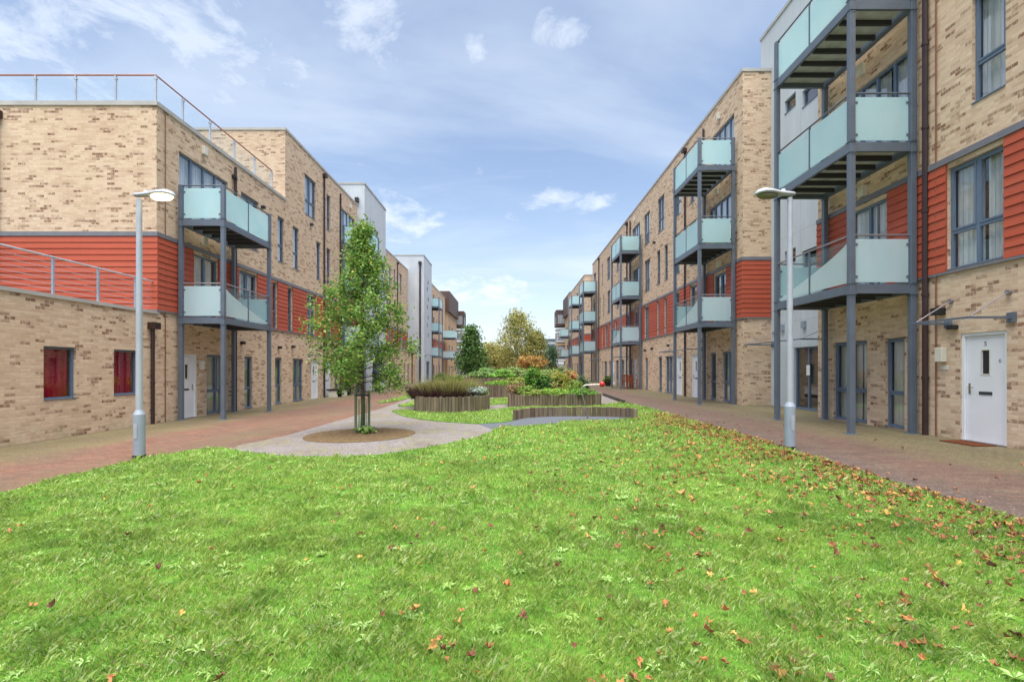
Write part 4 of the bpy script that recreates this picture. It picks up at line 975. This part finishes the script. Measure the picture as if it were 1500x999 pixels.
# --- plants in planters
def blades(x, y, z0, rx, ry, n, h, cols, w=.012, lean=.5):
    P = np.zeros((n, 3)); a = nr.uniform(0, 6.283, n); q = np.sqrt(nr.uniform(0, 1, n)); P[:, 0] = x + rx * q * np.cos(a); P[:, 1] = y + ry * q * np.sin(a); P[:, 2] = z0
    H = h * nr.uniform(.5, 1.12, n) * (1 - .35 * q) * np.array([1 + .55 * noise.noise((float(u) * 3.2, float(v) * 3.2, 1)) for u, v in zip(P[:, 0], P[:, 1])]); d = np.stack([np.cos(a), np.sin(a)], 1) * (q * lean)[:, None] + nr.normal(size=(n, 2)) * .16
    T = P.copy(); T[:, 2] += H; T[:, :2] += d * H[:, None]; t = nr.normal(size=(n, 3)); t[:, 2] = 0; t /= np.linalg.norm(t, axis=1)[:, None]
    V = np.stack([P - t * w, P + t * w, T], 1); cols = np.array(cols); return V, cols[nr.integers(0, len(cols), n)] * nr.uniform(.75, 1.2, (n, 1))
ps = gz(-2.5) + .48
g1 = empty('ornamental_grass', (-2.6, 18.6, ps), 'wide mound of purple brown grass with straw coloured tips in the curved planter', 'plant')
V, c = blades(-2.6, 18.7, ps - .05, 1.15, 1.2, 8500, .66, hexs('452c34', '543638', '5e423c', '4a4634', '36262c'), .010, .8); npmesh('foliage', V, None, M['leaf'], g1, c, 3)
V, c = blades(-2.4, 18.9, ps - .05, 1.1, 1.15, 4600, .98, hexs('a4a25c', '8c9a50', 'b4ac68', '949458'), .007, .55); npmesh('seed_heads', V, None, M['leaf'], g1, c, 3, label='straw coloured tips of the grass')
g2 = empty('ornamental_grass', (-3.5, 19.6, ps), 'loose green feathery grass spilling over the left edge of the curved planter', 'plant')
V, c = blades(-3.5, 19.8, ps - .1, .6, .7, 1500, .55, hexs('8a9a50', '9aa45c', '77884a'), .008, 1.4); npmesh('foliage', V, None, M['leaf'], g2, c, 3)
shrub('silver_plant', 'silvery white leaved plant at the right end of the curved planter', -1.35, 18.25, .40, .46, hexs('b8c4bc', 'a4b4a8', 'c8d0c8', '8aa088'), 30, 50, .045, base=ps - .04, cat='plant')
shrub('leafy_plant', 'tuft of dull green leaves at the right rim of the curved planter', -1.05, 18.8, .28, .4, hexs('6a8048', '7c9054'), 14, 40, .05, base=ps - .06, cat='plant')
pb = gz(2) + .40
def sh(name, label, px, ytop, D, r, h, cols, **k):
    x = (px - 750) / F * D; b = k.pop('base', pb); zt = CZ + (540 - ytop) / F * D; hh = max(h, zt - b)
    return shrub(name, label, x, D, r, hh, cols, base=b, **k)
sh('rounded_shrub', 'dark green cloud pruned shrub, highest on the planter behind the steel pole', 781, 537, 21.2, .38, .8, hexs('5a8a38', '6c9c40', '3f6c30', '8ab04a'), n=60, per=60, size=.055)
sh('rounded_shrub', 'lower dark shrub to the right of the cloud pruned one', 796, 551, 20.9, .36, .6, hexs('46743a', '5a8438', '365c2e', '7a9c48'), n=50, per=60, size=.055)
sh('flowering_shrub', 'pinkish brown shrub at the left end of the straight planter', 757, 562, 20.6, .40, .4, hexs('b08a72', '9a8460', '8c9058', 'a0765e'), n=36, per=50, size=.05)
sh('leafy_shrub', 'bright green shrub left of the cloud pruned one', 768, 564, 20.2, .34, .4, hexs('8aa84c', '78984a', '9cb45c'), n=30, per=50, size=.05)
sh('leafy_shrub', 'yellow green shrub with orange touches in the middle of the straight planter', 818, 547, 21.2, .50, .6, hexs('a8ac54', '90a04c', 'b89c50', '7c943f'), n=60, per=55, size=.055)
sh('leafy_shrub', 'soft orange pink shrub near the right end of the straight planter', 836, 543, 21.8, .38, .6, hexs('d09a70', 'c88a60', 'b8a468'), n=40, per=50, size=.055)
sh('leafy_shrub', 'grey green bush at the right rear corner of the straight planter', 853, 549, 22.0, .34, .6, hexs('6f8460', '7f9068', '5c7450'), n=40, per=50, size=.055)
sh('leafy_shrub', 'green bush behind the right part of the straight planter', 840, 558, 20.9, .45, .5, hexs('88a04c', '6f8c40', '98a854'), n=40, per=50, size=.055)
sh('ground_plants', 'low bright green plants trailing along the middle rim of the straight planter', 812, 569, 19.95, .62, .3, hexs('8cb04a', 'a0bc5c', '789c42'), n=50, per=45, size=.045, stem=False, cat='plant')
sh('ground_plants', 'low deep green plants along the right rim of the straight planter', 855, 570, 19.95, .62, .3, hexs('5f9038', '74a044', '88ac50'), n=50, per=45, size=.045, stem=False, cat='plant')
sh('ground_plants', 'low mixed green plants along the left rim of the straight planter', 780, 570, 19.95, .5, .26, hexs('90a850', '78924a', 'a4a85c'), n=40, per=45, size=.045, stem=False, cat='plant')
p3 = gz(0) + .58
sh('leafy_shrub', 'fresh green herbs on the middle distance planter, left part', 728, 557, 27, .55, .3, hexs('88b04a', '7aa044', '9abc58'), n=40, per=40, size=.07, base=p3)
sh('leafy_shrub', 'yellow green bush on the middle distance planter, right part', 752, 552, 27.6, .7, .3, hexs('9aac54', '86a048', 'a8a860'), n=46, per=40, size=.07, base=p3)
p4 = gz(0) + .66
for i, (px_, yt, D_, r_, cl, lb) in enumerate(((700, 545, 44, .9, ('7c9a5c', '8aa868'), 'pale green plant at the left end of the farthest planter'), (716, 540, 45, 1.1, ('74a050', '86ac58', 'a4b48c'), 'mid green bush second from the left on the farthest planter'), (735, 541, 44, 1.1, ('80b050', '94c05c'), 'bright green bush in the centre of the farthest planter'), (754, 539, 45, 1.2, ('8ca460', '9cac70', '7a9854'), 'tall olive green bush right of centre on the farthest planter'), (773, 541, 46, 1.0, ('8aa054', '9aac5c'), 'yellow green bush at the right end of the farthest planter'))):
    sh('leafy_shrub', lb, px_, yt, D_, r_, .6, hexs(*cl), n=50, per=40, size=.11, base=p4)
for px_, D_, r_, h_, cl, lb in ((650, 62, 1.2, 1.0, ('6c8a4c', '8a985c'), 'low bush left of the dark conical tree'), (672, 52, .9, .9, ('7c9a4c', '5c7c40'), 'small bush in front of the dark conical tree'), (806, 58, 1.3, 1.4, ('8aa060', '9aac6a'), 'light green bush left of the right hand far balconies'), (826, 48, 1.3, 1.5, ('7c9450', '94a05c'), 'broad bush beyond the right end of the straight planter'), (745, 62, 2.2, 1.7, ('6f8450', '7f9058', '90985f'), 'wide hedge like bush below the tall birch'), (715, 64, 1.8, 1.6, ('708c5c', '8a9c70'), 'hazy green bush between the conical tree and the birch'), (785, 60, 1.6, 1.5, ('788c4c', '8c9850'), 'olive bush below the orange shrub')):
    shrub('garden_bush', lb, (px_ - 750) / F * D_, D_, r_, h_, hexs(*cl), 44, 40, .13)

# ------------------------------------------------------------------ bent pole with red ball
bx_, by_ = G(861, 613.5); bx_ = 111 * by_ / F; bz = gz(bx_); k_ = by_ / F
def P(px, py): return ((px - 750) * k_, by_, CZ + (540 - py) * k_)
r = empty('play_pole', (bx_, by_, bz), 'bent steel play pole with a red ball grip on its arm', 'play equipment')
MB().tube(smooth([(bx_, by_, bz), P(858.5, 598), P(855, 585), P(852.2, 574), P(853, 568), P(857, 564.4), P(866, 563.8), P(880, 563.3)], 5, False), .021, 12).build('pole', M['chrome'], r, smooth=True)
m = MB(); c0 = Vector(P(882, 562.8)); rr = [(c0 + Vector((.085 * t, 0, 0))) for t in np.sin(np.linspace(-math.pi / 2, math.pi / 2, 12))]
m.tube(rr, [max(.002, .085 * math.cos(t)) for t in np.linspace(-math.pi / 2, math.pi / 2, 12)], 20); m.build('ball', M['redball'], r, smooth=True)

# ------------------------------------------------------------------ small street things
mt = MB().box(8.5, 8.93, 9.05, 9.78, gz(8.4) + .002, gz(8.4) + .022).build('doormat', M['mat_brown'], bevel=.004, label='rusty brown doormat outside the near white front door', cat='doormat')
# the numbers on the near door
fc = bpy.data.curves.new("digit", 'FONT'); fc.body = "5"; fc.size = .10; fc.extrude = .003; fc.align_x = 'CENTER'
def textmesh(body, size, name, mat, loc, par):
    fc.body = body; fc.size = size; o = bpy.data.objects.new("tmp", fc); COL.objects.link(o)
    me = bpy.data.meshes.new_from_object(o.evaluated_get(bpy.context.evaluated_depsgraph_get())); bpy.data.objects.remove(o)
    n = bpy.data.objects.new(name, me); me.materials.clear(); me.materials.append(mat); COL.objects.link(n); n.parent = par
    off = ROOT[par.name]; n.location = Vector(loc) - off; n.rotation_euler = (R(90), 0, R(-90)); ROOT[n.name] = off; return n
dd = [o for o in A.r.children if o.name.startswith('door')][0]
textmesh("5", .12, 'door_number', M['rail'], (A.X(-.055), 9.40, 1.87), dd)
textmesh("6", .10, 'door_number', M['galvd'], (A.X(-.055), 9.12, 1.55), dd)
sb = empty('sign_board', (-9.75, 35.2, gz(-9.75)), 'dark blue sign board on a post by the left tower, seen past the tree trunk', 'sign')
MB().box(-9.79, -9.71, 35.16, 35.24, gz(-9.7), .5).build('post', M['joist'], sb); MB().box(-9.98, -9.52, 35.1, 35.15, .02, 1.28).build('board', M['board'], sb)
for y, lb in ((28.65, 'low black topped bench nearest the brown downpipe by the left front doors'), (30.3, 'low black topped bench farther along the left wall from the doors')):
    b = empty('wall_bench', (-10.3, y, LZ), lb, 'bench', 'benches by the left front doors')
    MB().box(-10.65, -9.95, y - .45, y + .45, LZ + .38, LZ + .47).build('seat', M['black'], b, bevel=.01)
    for s_ in (-.36, .36): MB().box(-10.55, -10.05, y + s_ - .05, y + s_ + .05, LZ - .0, LZ + .38).build('leg', M['cream'] if s_ < 0 else M['black'], b)
def chair(x, y, rot, mat, label):
    r = empty('garden_chair', (x, y, gz(x)), label, 'chair', None); ca, sa = math.cos(rot), math.sin(rot); z = gz(x)
    def bx(m, a0, a1, b0, b1, z0, z1):
        i = len(m.v); m.box(a0, a1, b0, b1, z + z0, z + z1)
        for k in range(i, len(m.v)): X, Y, Z = m.v[k]; m.v[k] = (x + X * ca - Y * sa, y + X * sa + Y * ca, Z)
        return m
    m = MB(); [bx(m, -.24, .24, -.24 + k * .1, -.16 + k * .1, .42, .445) for k in range(5)]; m.build('seat', mat, r)
    m = MB(); [bx(m, -.2 + k * .1, -.14 + k * .1, .22, .245, .5, .92) for k in range(4)]; bx(m, -.24, .24, .215, .25, .92, .99); m.build('backrest', mat, r)
    for a in (-1, 1):
        bx(MB(), a * .24 - .02, a * .24 + .02, -.24, -.2, 0, .62).build('leg', mat, r); bx(MB(), a * .24 - .02, a * .24 + .02, .2, .24, 0, .95).build('leg', mat, r)
        bx(MB(), a * .24 - .03, a * .24 + .03, -.25, .2, .62, .65).build('armrest', mat, r)
chair(8.45, 34.6, .4, M['redwood'], 'red brown wooden garden chair nearest the balcony post by the right wall')
chair(8.3, 36.4, 2.8, M['redwood'], 'red brown wooden garden chair behind the small table by the right wall')
chair(8.1, 38.0, 2.0, M['lightwood'], 'pale folding garden chair left of the red brown chairs')
tb = empty('garden_table', (8.35, 35.5, gz(8.35)), 'small red brown slatted table between the garden chairs', 'table'); z = gz(8.35)
m = MB(); [m.box(8.0 + k * .09, 8.07 + k * .09, 35.15, 35.85, z + .60, z + .63) for k in range(8)]; m.build('tabletop', M['redwood'], tb)
for a in (8.04, 8.64):
    for b in (35.2, 35.8): MB().box(a - .025, a + .025, b - .025, b + .025, z, z + .60).build('leg', M['redwood'], tb)
pt = empty('potted_shrub', (7.9, 40.5, gz(7.9)), 'round green shrub in a dark pot by the right wall', 'plant')
MB().tube([(7.9, 40.5, gz(7.9)), (7.9, 40.5, gz(7.9) + .3)], [.2, .28], 14).build('pot', M['black'], pt)
C = clumps((7.9, 40.5, .55), (.42, .42, .34), 26, 40); V, c = leaves(C, .08, hexs('5c7438', '6f8444', '48602e')); npmesh('foliage', V, None, M['leaf'], pt, c, 4)
def crate(x, y, z, w, d, h, mat, label, lid=True):
    r = empty('storage_box', (x, y, z), label, 'storage box')
    m = MB().box(x - w/2, x + w/2, y - d/2, y + d/2, z, z + h * .86); m.box(x - w/2 - .01, x + w/2 + .01, y - d*.35, y - d*.3, z + .02, z + h * .8)
    m.build('body', mat, r, bevel=.02); MB().box(x - w/2 - .02, x + w/2 + .02, y - d/2 - .02, y + d/2 + .02, z + h * .87, z + h).build('lid', mat, r, bevel=.02)
crate(8.15, 34.35, 9.58, 1.0, .5, .62, M['greenbox'], 'pale green storage box on the top middle right balcony')
crate(8.3, 34.3, 6.45, .55, .5, .50, M['bluepot'], 'blue green storage box on the second level middle right balcony')
crate(8.45, 20.1, 6.45, .5, .45, .62, M['greenbox'], 'greenish storage box on the second level balcony next to the pale tower')

# ------------------------------------------------------------------ grass
def inside(poly, X, Y):
    p = np.array(poly); x0, y0 = p[:, 0], p[:, 1]; x1, y1 = np.roll(x0, -1), np.roll(y0, -1); c = np.zeros(len(X), bool)
    for a, b, d, e in zip(x0, y0, x1, y1):
        if b == e: continue
        c ^= ((b > Y) != (e > Y)) & (X < (d - a) * (Y - b) / (e - b) + a)
    return c
GCOL = None
GC = np.array(hexs('8eb04a', '9fbc58', '7ea242', 'b6ca74', '6a943a', 'c8d69a', 'aab65c'))
def grass_zone(poly, y0, y1, dens_, w, h):
    p = np.array(poly); xa, xb = p[:, 0].min(), p[:, 0].max(); y0 = max(y0, p[:, 1].min()); y1 = min(y1, p[:, 1].max())
    if y1 <= y0: return None
    n = int((xb - xa) * (y1 - y0) * dens_); X = nr.uniform(xa, xb, n); Y = nr.uniform(y0, y1, n)
    k = inside(poly, X, Y) & (np.abs(X) < Y * 1.12 + 1.2); X, Y = X[k], Y[k]; n = len(X)
    if n == 0: return None
    cl = np.array([noise.noise((x * 3.2, y * 3.2, 0)) + .6 * noise.noise((x * 9, y * 9, 3)) for x, y in zip(X, Y)])
    Z = gz(0) + .011 * X + .02; H = h * nr.uniform(.35, 1.25, n) * (.9 + .9 * np.clip(cl, -.6, 1)); a = nr.uniform(0, 6.283, n); le = nr.uniform(.1, 1.1, n)
    dirn = np.array([noise.noise((x * 1.5, y * 1.5, 9)) for x, y in zip(X, Y)]) * 5
    a = a + dirn * .25
    t = np.stack([-np.sin(a), np.cos(a), np.zeros(n)], 1) * (w * nr.uniform(.6, 1.3, n) / 2)[:, None]
    B = np.stack([X, Y, Z], 1); mid = B + np.stack([np.cos(a) * le * H * .35, np.sin(a) * le * H * .35, H * .65], 1)
    T = B + np.stack([np.cos(a) * le * H, np.sin(a) * le * H, H * .95], 1)
    V = np.stack([B - t, B + t, mid + t * .8, T], 1)
    V[:, 3] = T; V = np.stack([B - t, B + t, mid + t * .9, T], 1)
    i = nr.integers(0, len(GC), n); c = GC[i] * nr.uniform(.72, 1.22, (n, 1))
    pt = np.array([noise.noise((x * .8, y * .8, 7)) + .5 * noise.noise((x * 2.6, y * 2.6, 1)) for x, y in zip(X, Y)])
    dry = nr.random(n) < np.clip(.03 + .08 * pt, 0, .14); c[dry] = np.array(lin('b9a878')[:3]) * nr.uniform(.7, 1.1, (dry.sum(), 1))
    c = c * (1 - .28 * np.clip(-pt * 2.2, 0, 1))[:, None]
    return V, c
parts = []
for po, zs in ((LAWN, ((1.2, 3.4, 8200, .0040, .044), (3.4, 5.2, 5200, .0055, .046), (5.2, 8.5, 2300, .0085, .048), (8.5, 15, 700, .017, .052), (15, 25, 500, .024, .055))), (BAND, ((12, 30, 520, .024, .055),))):
    for z in zs:
        q = grass_zone(po, *z)
        if q: parts.append(q)
for po in ISL:
    q = grass_zone(po, 10, 60, 260, .035, .06)
    if q: parts.append(q)
V = np.concatenate([p[0] for p in parts]); c = np.concatenate([p[1] for p in parts])
# broad leaved weeds growing in the turf
ws, wc = [], []
for k in range(2000):
    y = 1.6 + 9 * rng.random() ** 1.3; x = rng.uniform(-1, 1) * min(6.3, y * 1.1 + .8)
    if x > 4.6 or noise.noise((x * 1.1, y * 1.1, 4)) < .02 and k % 12: continue
    if not inside(LAWN, np.array([x]), np.array([y]))[0]: continue
    z = gz(x) + .03; R0 = rng.uniform(.022, .05) * (1 + .12 * min(y, 5)); nl = rng.randint(5, 12); ph = rng.random() * 6; g = rng.uniform(.85, 1.2)
    for j in range(nl):
        a = ph + j * 6.283 / nl + rng.uniform(-.3, .3); L = R0 * rng.uniform(.7, 1.2); d = np.array([math.cos(a), math.sin(a), 0]); s_ = np.array([-math.sin(a), math.cos(a), 0]) * L * .13
        b = np.array([x, y, z]); ws.append([b, b + d * L * .55 + s_ + (0, 0, L * .30), b + d * L + (0, 0, L * rng.uniform(-.05, .5)), b + d * L * .55 - s_ + (0, 0, L * .30)]); wc.append(np.array(lin(rng.choice(['8cb25c', 'a4c276', '80a650', 'b0cc88']))[:3]) * g)
V = np.concatenate([V, np.array(ws)]); c = np.concatenate([c, np.array(wc)])
npmesh('grass', V, None, M['grass'], None, c, 4, label='short bright green grass with broad leaved weeds covering the lawn', cat='grass', kind='stuff')

# ------------------------------------------------------------------ fallen leaves
LC = ['996444', 'aa744a', '7a503c', 'b98c54', '664434', 'cba45e', '8c5a40', 'ac7c58', '9e6848']
def leaf_shape(s, curl):
    pts = [(0, -.5), (.22, -.28), (.45, -.3), (.30, 0), (.36, .25), (.12, .25), (0, .55), (-.12, .25), (-.36, .22), (-.30, 0), (-.42, -.3), (-.2, -.28)]
    j = [rng.uniform(.72, 1.18) for _ in pts]; ph = rng.random() * 6; fx = rng.uniform(.55, 1)
    return [(x * s * q * fx, y * s * q, s * curl * (x * x * 3.2 + 1.1 * y * y) + .16 * s * math.sin(7 * x + 5 * y + ph)) for (x, y), q in zip(pts, j)]
protos = []
for k in range(24):
    me = bpy.data.meshes.new('fallen_leaf'); P_ = leaf_shape(.062, rng.uniform(.0, .8)); n = len(P_)
    me.from_pydata([(0, 0, -.002)] + P_, [], [(0, i + 1, (i + 1) % n + 1) for i in range(n)])
    ca = me.color_attributes.new("tint", 'FLOAT_COLOR', 'POINT'); cl = lin(LC[k % len(LC)])
    for i in range(n + 1):
        g = rng.uniform(.85, 1.15); ca.data[i].color = (cl[0] * g, cl[1] * g, cl[2] * g, 1)
    me.materials.append(M['dead']); protos.append(me)
spots = []
knots = []
for k in range(130):
    y = 2 + 11 * rng.random(); knots.append((4.8 - abs(rng.gauss(0, 1.9)), y, rng.uniform(.06, .32)))
def edge_x(y): return 4.8 + .03 * min(y, 10)
while len(spots) < 3000:
    u = rng.random()
    y = 1.8 + 14 * rng.random() ** 1.1
    if u < .58: x = edge_x(y) - abs(rng.gauss(0, .65)) - .02
    elif u < .90: x = edge_x(y) - abs(rng.gauss(0, 3.0))
    elif u < .95: x = rng.uniform(-5, 4.8)
    elif u < .985: x = edge_x(y) - abs(rng.gauss(0, 1.4))
    else: x = edge_x(y) + abs(rng.gauss(0, 1.0)); 
    if .58 <= u < .86 and rng.random() < .6:
        kx, ky, kr = rng.choice(knots); x, y = rng.gauss(kx, kr), rng.gauss(ky, kr)
    if y < 1.8 or abs(x) > y * 1.08 + .4: continue
    if x < edge_x(y) and not inside(LAWN, np.array([x]), np.array([y]))[0]: continue
    if u < .58 and noise.noise((x * 1.3, y * 1.3, 2)) < -.15 and rng.random() < .75: continue
    spots.append((x, y))
spots.sort(key=lambda p: p[0] ** 2 + p[1] ** 2)
def lz(x, y): return gz(x) + (.048 if x < edge_x(y) else .006) + rng.uniform(0, .012)
for x, y in spots[:290]:
    o = bpy.data.objects.new('fallen_leaf', rng.choice(protos)); COL.objects.link(o); o.location = (x, y, lz(x, y)); s_ = rng.uniform(.7, 1.35)
    o.scale = (s_, s_, s_); o.rotation_euler = (rng.uniform(-.6, .6), rng.uniform(-.6, .6), rng.uniform(0, 6.28))
    tag(o, 'curled brown or orange fallen leaf lying on the near lawn', 'leaf', 'fallen leaves on the near lawn')
VV, CC = [], []
for x, y in spots[290:]:
    s_ = rng.uniform(.7, 1.3); Mx = Matrix.Translation((x, y, lz(x, y))) @ Matrix.Rotation(rng.uniform(0, 6.28), 4, 'Z') @ Matrix.Rotation(rng.uniform(-.6, .6), 4, 'X')
    P_ = [Mx @ Vector(p) for p in leaf_shape(.066 * s_, rng.uniform(.0, .8))]; c0 = Mx @ Vector((0, 0, 0)); cl = np.array(lin(rng.choice(LC))[:3]) * rng.uniform(.8, 1.2)
    for i in range(len(P_)): VV.append([tuple(c0), tuple(P_[i]), tuple(P_[(i + 1) % len(P_)])]); CC.append(cl)
npmesh('leaf_litter', np.array(VV), None, M['dead'], None, np.array(CC), 3, label='brown and orange leaf litter drifted along the right edge of the lawn', cat='leaf litter', kind='stuff')
